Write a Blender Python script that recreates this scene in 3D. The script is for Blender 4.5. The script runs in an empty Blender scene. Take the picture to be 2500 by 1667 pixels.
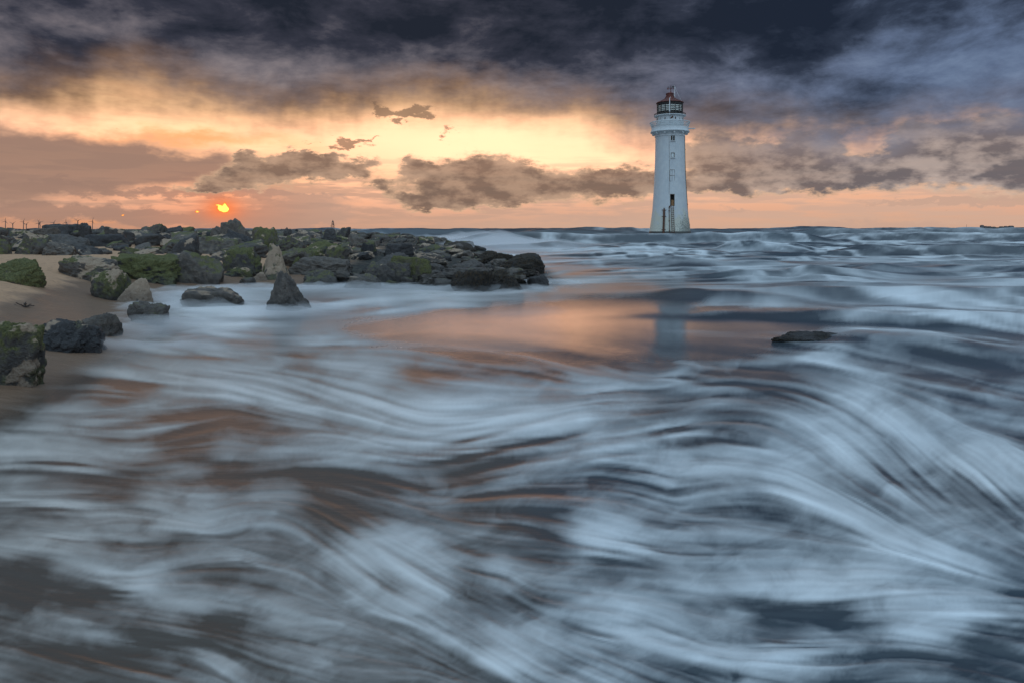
import bpy, bmesh, math, random
import numpy as np
from mathutils import Vector, Matrix, Euler

# ------------------------------------------------------------------ camera
SC = bpy.context.scene
COL = SC.collection
CAM_H = 1.7                 # eye height above the mean water level
F_PX, CX, HY = 1667.0, 1250.0, 560.0   # focal length, centre column and horizon row of a 2500 x 1667 survey frame
cam = bpy.data.cameras.new('camera')
cam.lens = 24.0; cam.sensor_width = 36.0; cam.sensor_fit = 'HORIZONTAL'
cam.shift_y = -(833.5 - HY) / 2500.0
cam.clip_start = 0.05; cam.clip_end = 60000.0
cam_ob = bpy.data.objects.new('camera', cam)
cam_ob.location = (0, 0, CAM_H); cam_ob.rotation_euler = (math.radians(90), 0, 0)
COL.objects.link(cam_ob); SC.camera = cam_ob

SC.view_settings.view_transform = 'Standard'; SC.view_settings.look = 'None'
SC.view_settings.gamma = 1.0; SC.view_settings.exposure = 0.0
SC.view_settings.use_curve_mapping = False
SC.cycles.max_bounces = 6; SC.cycles.diffuse_bounces = 3; SC.cycles.glossy_bounces = 3
SC.cycles.transparent_max_bounces = 16; SC.cycles.volume_bounces = 2
SC.cycles.caustics_reflective = False; SC.cycles.caustics_refractive = False
SC.cycles.sample_clamp_indirect = 6.0
SC.cycles.use_denoising = True

def lin(r, g, b, k=1.0):
    o = []
    for c in (r, g, b):
        c /= 255.0
        o.append((c / 12.92 if c <= 0.04045 else ((c + 0.055) / 1.055) ** 2.4) * k)
    return tuple(o)

# ------------------------------------------------------------------ node helper
class NT:
    """small expression builder for shader node trees"""
    def __init__(self, tree):
        self.t = tree; self.n = tree.nodes; self.l = tree.links; self.n.clear()
    def put(self, sock, v):
        if isinstance(v, bpy.types.NodeSocket): self.l.new(v, sock)
        elif v is not None:
            try: sock.default_value = v
            except Exception:
                sock.default_value = (*v, 1.0)
    def m(self, op, a, b=None, c=None, clamp=False):
        nd = self.n.new('ShaderNodeMath'); nd.operation = op; nd.use_clamp = clamp
        for i, v in enumerate((a, b, c)):
            if v is not None: self.put(nd.inputs[i], v)
        return nd.outputs[0]
    def add(self, a, b, clamp=False): return self.m('ADD', a, b, clamp=clamp)
    def sub(self, a, b, clamp=False): return self.m('SUBTRACT', a, b, clamp=clamp)
    def mul(self, a, b, clamp=False): return self.m('MULTIPLY', a, b, clamp=clamp)
    def mad(self, a, b, c, clamp=False): return self.m('MULTIPLY_ADD', a, b, c, clamp=clamp)
    def v(self, op, a, b=None, c=None, out=0):
        nd = self.n.new('ShaderNodeVectorMath'); nd.operation = op
        for i, x in enumerate((a, b, c)):
            if x is not None:
                self.put(nd.inputs[i], x)
        return nd.outputs['Value'] if op in ('DOT_PRODUCT', 'LENGTH', 'DISTANCE') else nd.outputs[0]
    def ss(self, x, lo, hi, a=0.0, b=1.0, kind='SMOOTHSTEP'):
        nd = self.n.new('ShaderNodeMapRange'); nd.interpolation_type = kind; nd.clamp = True
        self.put(nd.inputs[0], x); self.put(nd.inputs[1], lo); self.put(nd.inputs[2], hi)
        self.put(nd.inputs[3], a); self.put(nd.inputs[4], b)
        return nd.outputs[0]
    def noise(self, vec, scale=1.0, detail=4.0, rough=0.5, dist=0.0, color=False, lac=2.0):
        nd = self.n.new('ShaderNodeTexNoise'); nd.noise_dimensions = '3D'
        self.put(nd.inputs['Vector'], vec); nd.inputs['Scale'].default_value = scale
        nd.inputs['Detail'].default_value = detail; nd.inputs['Roughness'].default_value = rough
        nd.inputs['Lacunarity'].default_value = lac; nd.inputs['Distortion'].default_value = dist
        return nd.outputs['Color' if color else 'Fac']
    def mix(self, f, a, b, blend='MIX'):
        nd = self.n.new('ShaderNodeMix'); nd.data_type = 'RGBA'; nd.blend_type = blend; nd.clamp_factor = True
        self.put(nd.inputs[0], f); self.put(nd.inputs[6], a); self.put(nd.inputs[7], b)
        return nd.outputs[2]
    def xyz(self, v):
        nd = self.n.new('ShaderNodeSeparateXYZ'); self.put(nd.inputs[0], v); return nd.outputs
    def comb(self, x, y, z):
        nd = self.n.new('ShaderNodeCombineXYZ')
        for i, v in enumerate((x, y, z)): self.put(nd.inputs[i], v)
        return nd.outputs[0]
    def ramp(self, f, stops, interp='LINEAR'):
        nd = self.n.new('ShaderNodeValToRGB'); self.put(nd.inputs[0], f); cr = nd.color_ramp
        cr.interpolation = interp
        while len(cr.elements) < len(stops): cr.elements.new(0.5)
        for e, (p, c) in zip(cr.elements, stops):
            e.position = p; e.color = (*c[:3], 1.0)
        return nd.outputs[0]

# ------------------------------------------------------------------ world: dusk sky with broken cloud
SUN_AZ, SUN_EL = math.radians(-23.0), math.radians(1.6)
W = bpy.data.worlds.new('World'); SC.world = W; W.use_nodes = True

def azel(px, py):
    """bearing and elevation (degrees) of a survey pixel"""
    az = math.degrees(math.atan((px - CX) / F_PX))
    el = math.degrees(math.atan((HY - py) / math.hypot(F_PX, px - CX)))
    return az, el

def build_world():
    k = NT(W.node_tree)
    d = k.n.new('ShaderNodeTexCoord').outputs['Generated']
    x, y, z = k.xyz(d)
    az = k.mul(k.m('ARCTAN2', x, y), 57.29578)
    el = k.mul(k.m('ARCSINE', z), 57.29578)
    elp = k.m('MAXIMUM', el, 0.0)
    P = k.comb(x, y, k.mul(z, 2.2))                       # clouds are flattened
    # domain warps, coarse and fine (degrees)
    wc = k.v('SUBTRACT', k.noise(P, 9.0, 5.0, 0.6, color=True), (0.5, 0.5, 0.5))
    wf = k.v('SUBTRACT', k.noise(P, 34.0, 5.0, 0.62, color=True), (0.5, 0.5, 0.5))
    AE = k.comb(az, el, 0.0)
    Q1 = k.v('MULTIPLY_ADD', wc, (7.0, 4.0, 0.0), AE)       # soft billow warp
    Q2 = k.v('MULTIPLY_ADD', wf, (3.2, 2.3, 0.0), k.v('MULTIPLY_ADD', wc, (2.0, 1.0, 0.0), AE))   # crisp cumulus warp

    def blob(Q, px, py, rx, ry):
        a, e = azel(px, py)
        a2, _ = azel(px + rx, py); _, e2 = azel(px, py - ry)
        sa, se = max(abs(a2 - a), .05), max(abs(e2 - e), .05)
        v = k.v('MULTIPLY_ADD', Q, (1 / sa, 1 / se, 0), (-a / sa, -e / se, 0))
        return k.m('EXPONENT', k.mul(k.v('DOT_PRODUCT', v, v), -1.0))
    def blobs(Q, lst, start=0.0):
        acc = start
        for px, py, rx, ry, w in lst:
            acc = k.mad(blob(Q, px, py, rx, ry), w, acc)
        return acc

    def bgs(col):
        nd = k.n.new('ShaderNodeBackground'); k.put(nd.inputs[0], col); nd.inputs[1].default_value = 1.0
        return nd.outputs[0]
    def mixs(f, a, b):
        nd = k.n.new('ShaderNodeMixShader'); k.put(nd.inputs[0], f); k.l.new(a, nd.inputs[1]); k.l.new(b, nd.inputs[2])
        return nd.outputs[0]
    away = k.m('ABSOLUTE', k.sub(az, -4.0))

    # --- clear air behind the clouds: Nishita plus the warm afterglow low in the west
    sky = k.n.new('ShaderNodeTexSky'); sky.sky_type = 'NISHITA'; sky.sun_disc = False
    sky.sun_elevation = SUN_EL; sky.sun_rotation = SUN_AZ
    sky.air_density = 1.4; sky.dust_density = 3.0; sky.ozone_density = 2.0
    base = k.ramp(k.mul(elp, 1 / 20.0), [
        (0.00, lin(198, 156, 132)), (0.06, lin(220, 170, 142)), (0.16, lin(242, 188, 156)),
        (0.26, (1.08, 0.62, 0.37)), (0.36, (1.4, 0.77, 0.47)), (0.46, (1.12, 0.68, 0.37)),
        (0.58, lin(222, 178, 132)), (1.0, lin(150, 140, 145))])
    # warm side is centred on the sunset; it cools away from it
    warm = k.ss(away, 95.0, 30.0)
    cool = k.ramp(k.mul(elp, 1 / 60.0), [(0.0, lin(150, 160, 178)), (0.3, lin(150, 172, 204)), (1.0, lin(138, 168, 212))])
    clear = k.mix(warm, cool, base)
    nsc = k.v('SCALE', sky.outputs[0]); nsc.node.inputs['Scale'].default_value = 0.03
    clear = k.mix(1.0, clear, nsc, 'ADD')
    stn = k.noise(k.comb(x, y, k.mul(z, 9.0)), 11.0, 5.0, 0.55)
    clear = k.mix(k.ss(stn, 0.50, 0.36, 0.0, 0.22), clear, lin(242, 172, 132))
    clear = k.mix(k.mul(blobs(Q1, [(1250, 390, 480, 60, .9), (1120, 330, 300, 46, .6), (330, 316, 200, 18, .6)]), 1.0, clamp=True), clear, (1.9, 0.96, 0.56))
    clear = k.mix(k.mul(blobs(Q1, [(470, 338, 240, 20, .75), (120, 548, 260, 12, .8), (620, 470, 90, 10, .35)]), 1.0, clamp=True), clear, lin(252, 164, 96))
    c = clear

    # --- far streaky stratus near the horizon
    stm = k.mul(k.ss(stn, 0.42, 0.60), k.ss(el, 7.0, 3.5))
    c = k.mix(k.mul(stm, 0.72), c, k.mix(k.ss(az, -30.0, 34.0), lin(182, 146, 126), lin(206, 170, 150)))
    lowhaze = k.mul(k.ss(el, 2.1, 0.1), 0.6)
    c = k.mix(lowhaze, c, k.mix(k.ss(az, -34.0, 10.0), lin(196, 144, 118), lin(212, 174, 150)))
    bars = blobs(Q2, [(760, 520, 120, 36, .9), (660, 530, 90, 24, .6), (60, 520, 110, 26, .9), (230, 520, 130, 24, .9), (420, 530, 120, 18, .9), (620, 545, 160, 12, .6),
                      (2120, 560, 330, 26, .8), (2250, 492, 190, 7, .8), (2420, 488, 180, 10, .9), (1790, 510, 50, 7, .7), (1430, 535, 240, 22, .55), (100, 452, 190, 16, .8), (420, 470, 260, 14, .7), (700, 480, 200, 12, .5)])
    c = k.mix(k.mul(k.ss(bars, 0.22, 0.72), 0.82), c, k.mix(k.ss(az, -34.0, 0.0), lin(164, 130, 114), lin(200, 164, 144)))

    # --- brown rain shaft on the left
    vst = k.noise(k.comb(x, y, k.mul(z, 0.22)), 26.0, 2.0, 0.5)      # vertical streaks
    shaft = blobs(Q1, [(60, 400, 330, 85, 1.0), (330, 395, 220, 55, .6), (520, 400, 180, 30, .55), (-400, 380, 500, 140, 1.0)])
    shaft = k.mul(k.ss(k.mad(vst, 0.3, shaft), 0.32, 1.05), 0.9)
    c = k.mix(shaft, c, k.mix(k.ss(el, 2.0, 7.5), lin(160, 128, 112), lin(134, 110, 102)))

    # --- the sun shows through a slit in the haze
    sx, sy = 543, 510
    glow = k.add(k.mul(blob(AE, sx, sy, 44, 28), .75), k.mul(blob(AE, sx, sy, 150, 60), .22))
    c = k.mix(k.mul(glow, 1.0, clamp=True), c, lin(255, 132, 72))
    Q3 = k.v('MULTIPLY_ADD', wf, (0.8, 0.9, 0.0), AE)
    sun = blobs(Q3, [(541, 511, 13, 7, 1.0), (551, 504, 6, 12, .6), (530, 503, 10, 2.5, .5), (482, 519, 6, 4, .62), (300, 525, 5, 3, .6)])
    halo = k.ss(sun, 0.22, 0.60); core = k.ss(sun, 0.42, 0.70)
    c = k.mix(halo, c, (1.0, 0.20, 0.025))
    c = k.mix(core, c, (2.6, 1.35, 0.22))

    # --- cumulus banks
    bank = blobs(Q2, [
        (560, 440, 90, 26, .9), (660, 418, 85, 30, 1.0), (760, 412, 80, 30, 1.0), (860, 420, 60, 22, .8), (612, 396, 20, 20, .9), (722, 378, 34, 16, .9), (800, 388, 26, 12, .7), (900, 395, 22, 12, .6), (520, 462, 110, 10, .7),
        (1010, 410, 26, 26, 1.0), (1080, 440, 80, 44, 1.15), (1180, 425, 70, 46, 1.15), (1265, 440, 70, 46, 1.15), (1360, 455, 70, 34, .9), (1470, 450, 70, 40, 1.0), (1560, 445, 70, 36, 1.0), (1060, 495, 90, 16, 1.0), (1200, 485, 110, 16, .9),
        (940, 455, 40, 14, .7), (1000, 480, 60, 9, .6),
        (1740, 385, 80, 72, 1.05), (1850, 415, 120, 52, 1.15), (1980, 365, 80, 56, 1.1), (2000, 430, 140, 36, 1.1), (2120, 420, 120, 34, 1.0), (2280, 375, 120, 70, 1.15), (2440, 365, 120, 84, 1.2), (2230, 340, 44, 36, .8), (2600, 380, 200, 80, 1.2), (1700, 455, 140, 14, .7), (2900, 370, 300, 90, 1.1)])
    bn = k.noise(P, 24.0, 6.0, 0.6)
    bd = k.add(bank, k.mul(k.sub(bn, 0.5), 0.8))
    bm = k.ss(bd, 0.22, 0.60)
    # the light comes from low on the left: compare the density with that of a shifted sample
    ln1 = k.noise(P, 15.0, 5.0, 0.58)
    ln2 = k.noise(k.v('ADD', P, (-0.016, -0.006, -0.030)), 15.0, 5.0, 0.58)
    rel = k.sub(ln1, ln2)
    shade = k.add(k.ss(rel, -0.20, 0.17), k.mul(k.ss(bd, 0.6, 1.5), -0.30))
    cb_l = k.mix(k.ss(az, 6.0, 32.0), lin(186, 154, 130), lin(188, 172, 164))
    cb_d = k.mix(k.ss(az, 6.0, 32.0), lin(120, 100, 88), lin(98, 96, 102))
    bc = k.mix(k.mul(shade, 1.0, clamp=True), cb_d, cb_l)
    rim = k.mul(k.ss(bd, 0.78, 0.36), 0.60)
    bc = k.mix(rim, bc, lin(238, 194, 156))
    c = k.mix(k.mul(bm, 0.94), c, bc)

    # --- torn scraps below the deck
    scraps = blobs(Q2, [(960, 285, 40, 13, 1.0), (1010, 275, 45, 12, 1.0), (925, 275, 16, 12, .8), (1080, 340, 14, 12, .7), (1100, 318, 20, 8, .6), (850, 350, 50, 10, .95), (895, 342, 40, 6, .8), (820, 362, 40, 6, .7), (757, 345, 18, 3, .6)])
    sm = k.ss(k.add(scraps, k.mul(k.sub(k.noise(P, 60.0, 5.0, 0.65), 0.5), 1.9)), 0.30, 0.75)
    c = k.mix(k.mul(sm, 0.82), c, lin(136, 110, 90))
    # --- below the horizon there is only sea; rays that pass its far edge see its mean colour
    c = k.mix(k.ss(el, -0.2, -3.0), c, lin(90, 98, 110))
    low = bgs(c)

    # --- storm deck: ragged lower edge with falling rain, dark belly
    edge = k.ramp(k.mad(az, 1 / 84.0, 0.5), [(p, (v / 20, v / 20, v / 20)) for p, v in
            ((0.0, 8.4), (0.07, 8.6), (0.18, 9.6), (0.30, 8.4), (0.40, 9.6), (0.47, 10.2), (0.52, 9.6), (0.60, 8.2), (0.72, 6.9), (0.80, 6.2), (0.88, 7.0), (1.0, 6.6))])
    edge = k.mul(edge, 20.0)
    en = k.noise(P, 7.0, 5.0, 0.58)
    vs2 = k.noise(k.comb(x, y, k.mul(z, 0.16)), 24.0, 3.0, 0.55)
    dd = k.add(k.sub(el, edge), k.add(k.mul(k.sub(en, 0.5), 6.5), k.mul(k.sub(vs2, 0.5), 1.7)))
    dm = k.ss(dd, -2.3, 1.9)
    big = k.noise(k.comb(x, y, k.mul(z, 2.6)), 4.2, 7.0, 0.58, dist=0.4)
    fine = k.noise(k.comb(x, y, k.mul(z, 2.2)), 11.0, 7.0, 0.62, dist=0.25)
    t = k.add(k.mul(big, 0.56), k.mul(fine, 0.44))
    t = blobs(Q1, [(200, 100, 260, 50, -.055), (760, 40, 330, 60, -.06), (1250, 110, 330, 70, -.085), (1750, 90, 420, 100, -.095), (1900, 0, 600, 40, -.05), (1350, 270, 200, 36, -.05), (120, 40, 160, 26, .07), (600, 170, 420, 40, .07), (900, 110, 160, 18, .05),
                   (2350, 130, 320, 140, .12), (480, 240, 400, 36, .05), (1600, 300, 260, 60, .05)], t)
    t = k.sub(t, k.ss(el, 10.5, 16.5, 0.0, 0.045))
    dark = lin(36, 42, 55)
    warmr = k.ramp(t, [(0.34, lin(34, 39, 50)), (0.43, lin(54, 56, 68)), (0.50, lin(86, 84, 93)), (0.57, lin(112, 106, 112)), (0.66, lin(142, 132, 134))])
    coolr = k.ramp(t, [(0.34, lin(30, 39, 55)), (0.43, lin(48, 58, 76)), (0.50, lin(74, 87, 110)), (0.57, lin(94, 110, 138)), (0.66, lin(116, 134, 162))])
    dc = k.mix(k.ss(az, -6.0, 34.0), warmr, coolr)
    warmrim = k.mul(k.ss(dd, 4.4, -0.8), k.ss(away, 60.0, 25.0))
    dc = k.mix(k.mul(warmrim, 0.66), dc, k.mix(k.ss(az, 4.0, 26.0), lin(172, 132, 98), lin(142, 128, 126)))
    # overhead and behind the camera the deck is thinner, pale blue-grey twilight cloud
    thin = k.add(k.ss(el, 26.0, 58.0), k.ss(away, 62.0, 120.0), clamp=True)
    ov = k.noise(k.comb(x, y, k.mul(z, 2.0)), 3.5, 3.0, 0.55)
    over = k.mix(k.ss(ov, 0.36, 0.64), (0.44, 0.67, 0.90), (0.80, 1.04, 1.27))
    deck = mixs(thin, bgs(dc), bgs(over))
    out = k.n.new('ShaderNodeOutputWorld'); k.l.new(mixs(dm, low, deck), out.inputs[0])
build_world()
W.cycles.sampling_method = 'MANUAL'; W.cycles.sample_map_resolution = 1024

# ------------------------------------------------------------------ sun: veiled, on the horizon
sl = bpy.data.lights.new('sun', 'SUN'); sl.energy = 0.03; sl.angle = math.radians(12.0); sl.color = (1.0, 0.50, 0.24)
sun_ob = bpy.data.objects.new('sun', sl); COL.objects.link(sun_ob)
sd = Vector((math.sin(SUN_AZ) * math.cos(SUN_EL), math.cos(SUN_AZ) * math.cos(SUN_EL), math.sin(SUN_EL)))
sun_ob.rotation_euler = (-sd).to_track_quat('-Z', 'Y').to_euler()

# ------------------------------------------------------------------ numpy noise
def _hash(ix, iy, iz, seed):
    h = (ix.astype(np.int64) * 374761393 + iy.astype(np.int64) * 668265263 + iz.astype(np.int64) * 2147483647 + seed * 974634777) & 0xFFFFFFFF
    h = ((h ^ (h >> 13)) * 1274126177) & 0xFFFFFFFF
    h = ((h ^ (h >> 16)) * 2246822519) & 0xFFFFFFFF
    return (h ^ (h >> 15)) / 4294967295.0
def vnoise2(x, y, seed=0):
    x0 = np.floor(x); y0 = np.floor(y); fx = x - x0; fy = y - y0
    fx = fx * fx * fx * (fx * (fx * 6 - 15) + 10); fy = fy * fy * fy * (fy * (fy * 6 - 15) + 10)
    z = np.zeros_like(x0)
    a = _hash(x0, y0, z, seed); b = _hash(x0 + 1, y0, z, seed); c = _hash(x0, y0 + 1, z, seed); d = _hash(x0 + 1, y0 + 1, z, seed)
    return (a + (b - a) * fx) * (1 - fy) + (c + (d - c) * fx) * fy
def fbm2(x, y, seed=0, octv=5, gain=0.5):
    s = 0; a = 1.0; n = 0
    for o in range(octv):
        s = s + a * (vnoise2(x * 2 ** o + 17.3 * o, y * 2 ** o - 9.1 * o, seed + o) - 0.5); n += a; a *= gain
    return s / n * 2
def vnoise3(p, seed=0):
    q = np.floor(p); f = p - q; f = f * f * (3 - 2 * f)
    r = 0
    for dx in (0, 1):
        for dy in (0, 1):
            for dz in (0, 1):
                w = (f[:, 0] if dx else 1 - f[:, 0]) * (f[:, 1] if dy else 1 - f[:, 1]) * (f[:, 2] if dz else 1 - f[:, 2])
                r = r + w * _hash(q[:, 0] + dx, q[:, 1] + dy, q[:, 2] + dz, seed)
    return r
def fbm3(p, seed=0, octv=4, gain=0.5):
    s = 0; a = 1.0; n = 0
    for o in range(octv):
        s = s + a * (vnoise3(p * 2 ** o + 31.7 * o, seed + o) - 0.5); n += a; a *= gain
    return s / n * 2
def sstep(x, a, b):
    t = np.clip((x - a) / (b - a), 0, 1); return t * t * (3 - 2 * t)

def at(px, py, z=0.0):
    """survey pixel -> point of the level z"""
    Y = (CAM_H - z) * F_PX / (py - HY)
    return (px - CX) / F_PX * Y, Y

# ------------------------------------------------------------------ tagging
def tag(o, label=None, cat=None, group=None, kind=None):
    if label: o['label'] = label
    if cat: o['category'] = cat
    if group: o['group'] = group
    if kind: o['kind'] = kind
    return o
def mesh_obj(name, verts, faces, mat, parent=None, smooth=False):
    me = bpy.data.meshes.new(name); me.from_pydata([tuple(v) for v in verts], [], faces)
    if mat: me.materials.append(mat)
    if smooth:
        me.polygons.foreach_set('use_smooth', [True] * len(me.polygons))
    me.update()
    o = bpy.data.objects.new(name, me); COL.objects.link(o)
    if parent: o.parent = parent
    return o
def bm_obj(name, bm, mat, parent=None, smooth=False):
    me = bpy.data.meshes.new(name); bm.to_mesh(me); bm.free()
    if mat: me.materials.append(mat)
    if smooth: me.polygons.foreach_set('use_smooth', [True] * len(me.polygons))
    o = bpy.data.objects.new(name, me); COL.objects.link(o)
    if parent: o.parent = parent
    return o
def grid_obj(name, X, Y, Z, mat, attrs=None):
    R, C = X.shape
    co = np.stack([X, Y, Z], -1).reshape(-1, 3).astype(np.float32)
    idx = np.arange(R * C).reshape(R, C)
    q = np.stack([idx[:-1, :-1], idx[:-1, 1:], idx[1:, 1:], idx[1:, :-1]], -1).reshape(-1, 4)
    me = bpy.data.meshes.new(name)
    me.vertices.add(R * C); me.vertices.foreach_set('co', co.ravel())
    me.loops.add(q.size); me.loops.foreach_set('vertex_index', q.ravel().astype(np.int32))
    me.polygons.add(len(q)); me.polygons.foreach_set('loop_start', np.arange(0, q.size, 4, dtype=np.int32))
    me.polygons.foreach_set('use_smooth', np.ones(len(q), dtype=bool))
    for nm, a in (attrs or {}).items():
        at_ = me.attributes.new(nm, 'FLOAT', 'POINT'); at_.data.foreach_set('value', a.ravel().astype(np.float32))
    me.materials.append(mat); me.update(calc_edges=True); me.validate()
    o = bpy.data.objects.new(name, me); COL.objects.link(o)
    return o
def new_mat(name):
    m = bpy.data.materials.new(name); m.use_nodes = True
    k = NT(m.node_tree)
    out = k.n.new('ShaderNodeOutputMaterial')
    b = k.n.new('ShaderNodeBsdfPrincipled'); k.l.new(b.outputs[0], out.inputs[0])
    return m, k, b, out
def bump(k, h, strength, dist, normal=None):
    nd = k.n.new('ShaderNodeBump'); nd.inputs['Strength'].default_value = strength; nd.inputs['Distance'].default_value = dist
    k.l.new(h, nd.inputs['Height'])
    if normal: k.l.new(normal, nd.inputs['Normal'])
    return nd.outputs[0]

# ------------------------------------------------------------------ the shore: waterline as a polyline, land on its left
SHORE = [(-5.0, 2.0), (-5.1, 6.0), (-5.4, 7.4), (-5.7, 9.2), (-6.2, 11.0), (-7.2, 13.2), (-8.3, 15.5), (-9.3, 17.8), (-9.2, 19.4), (-7.6, 20.2), (-5.2, 20.6),
         (-2.6, 19.8), (-0.6, 18.6), (0.5, 19.2), (1.0, 22.0), (0.9, 28.0), (0.1, 38.0), (-2.6, 56.0), (-9.4, 94.0), (-26.0, 180.0), (-60.0, 330.0), (-90.0, 420.0)]
SHP = np.array(SHORE)
def shore_dist(x, y):
    """signed distance to the waterline, positive inland"""
    best = np.full(x.shape, 1e9); sgn = np.zeros(x.shape)
    xs = np.interp(y, SHP[:, 1], SHP[:, 0])
    for (x0, y0), (x1, y1) in zip(SHORE[:-1], SHORE[1:]):
        dx, dy = x1 - x0, y1 - y0
        t = np.clip(((x - x0) * dx + (y - y0) * dy) / (dx * dx + dy * dy), 0, 1)
        best = np.minimum(best, np.hypot(x - x0 - t * dx, y - y0 - t * dy))
    # inside test by ray casting to +x
    poly = [(-2000, 2.0)] + SHORE + [(-2000, 420.0)]
    ins = np.zeros(x.shape, bool)
    for (x0, y0), (x1, y1) in zip(poly, poly[1:] + poly[:1]):
        if y0 == y1: continue
        c = ((y0 > y) != (y1 > y)) & (x < (x1 - x0) * (y - y0) / (y1 - y0) + x0)
        ins ^= c
    return np.where(ins, best, -best)
def land_z(x, y):
    d = shore_dist(x, y)
    up = np.where(d > 0, 1.12 * (1 - np.exp(-np.maximum(d, 0) / 10.0)), np.maximum(d * 0.16, -1.8))
    near = sstep(y, 26.0, 14.0)
    up = up + 0.26 * near * sstep(d, 0.4, 3.2) * sstep(x, -5.0, -8.5)
    up = up + 0.20 * sstep(fbm2(x * 0.28 + 2, y * 0.2, 13, 3), -0.1, 0.35) * sstep(x, -3.0, -7.0) * sstep(d, 1.0, 4.0) * sstep(y, 60, 30)
    n = 0.10 * fbm2(x * 0.5, y * 0.5, 3, 3) + 0.03 * fbm2(x * 2.3, y * 2.3, 5, 3)
    # wind scarp in the sand bank
    sc = 0.05 * sstep(fbm2(x * 0.35 + 4, y * 0.5, 9, 3), -0.02, 0.03)
    return up + n * sstep(d, -0.5, 2.5) + sc * near * sstep(d, 1.0, 2.2)

def build_sand():
    m, k, b, out = new_mat('sand')
    g = k.n.new('ShaderNodeNewGeometry').outputs['Position']
    x, y, z = k.xyz(g)
    n1 = k.noise(g, 1.2, 5.0, 0.55); n2 = k.noise(g, 9.0, 6.0, 0.6); n3 = k.noise(g, 160.0, 3.0, 0.6)
    dry = k.ss(k.mad(n1, 0.35, z), 0.50, 0.66)
    col = k.mix(dry, lin(120, 96, 78), lin(178, 142, 112))
    col = k.mix(k.ss(n2, 0.45, 0.75, 0.0, 0.4), col, lin(98, 80, 66))
    grit = k.ss(k.noise(g, 34.0, 4.0, 0.7), 0.66, 0.72)
    col = k.mix(k.mul(grit, k.ss(n1, 0.4, 0.6)), col, lin(58, 50, 46))
    bed = k.mul(k.ss(k.mad(n1, 3.0, k.add(x, k.mul(y, 0.10))), -3.4, -1.6), k.ss(y, 16.0, 18.0))       # the seaward end is bare weedy rock, not sand
    bed = k.m('MAXIMUM', bed, k.mul(k.ss(k.mad(n1, 16.0, y), 40.0, 56.0), 0.92))
    col = k.mix(bed, col, k.mix(k.ss(n2, 0.4, 0.65), (0.018, 0.018, 0.018), (0.065, 0.062, 0.050)))
    k.put(b.inputs['Base Color'], col)
    k.put(b.inputs['Roughness'], k.m('MAXIMUM', k.mix(dry, (0.42,) * 3, (0.9,) * 3), k.mul(bed, 0.95)))
    b.inputs['Specular IOR Level'].default_value = 0.35
    rip = k.noise(k.v('MULTIPLY', g, (2.0, 7.0, 2.0)), 1.6, 3.0, 0.5)
    k.put(b.inputs['Normal'], bump(k, k.add(k.mul(rip, 0.7), k.add(k.mul(n2, 0.5), k.mul(n3, 0.10))), 0.7, 0.05))
    Ys = np.concatenate([np.linspace(2.2, 40, 260), np.geomspace(40.3, 430, 110)])
    ts = np.linspace(-1.0, 1.0, 300)
    X = -0.0 + (ts[None, :] * 0.5 - 0.5) * (Ys[:, None] * 1.15 + 14) + (Ys[:, None] * 0.02 + 5.5)
    Yg = np.repeat(Ys[:, None], len(ts), 1)
    o = grid_obj('beach', X, Yg, land_z(X, Yg), m)
    tag(o, kind='structure')
build_sand()

# ------------------------------------------------------------------ the sea
V = 2500.0 / 2352.0
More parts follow.
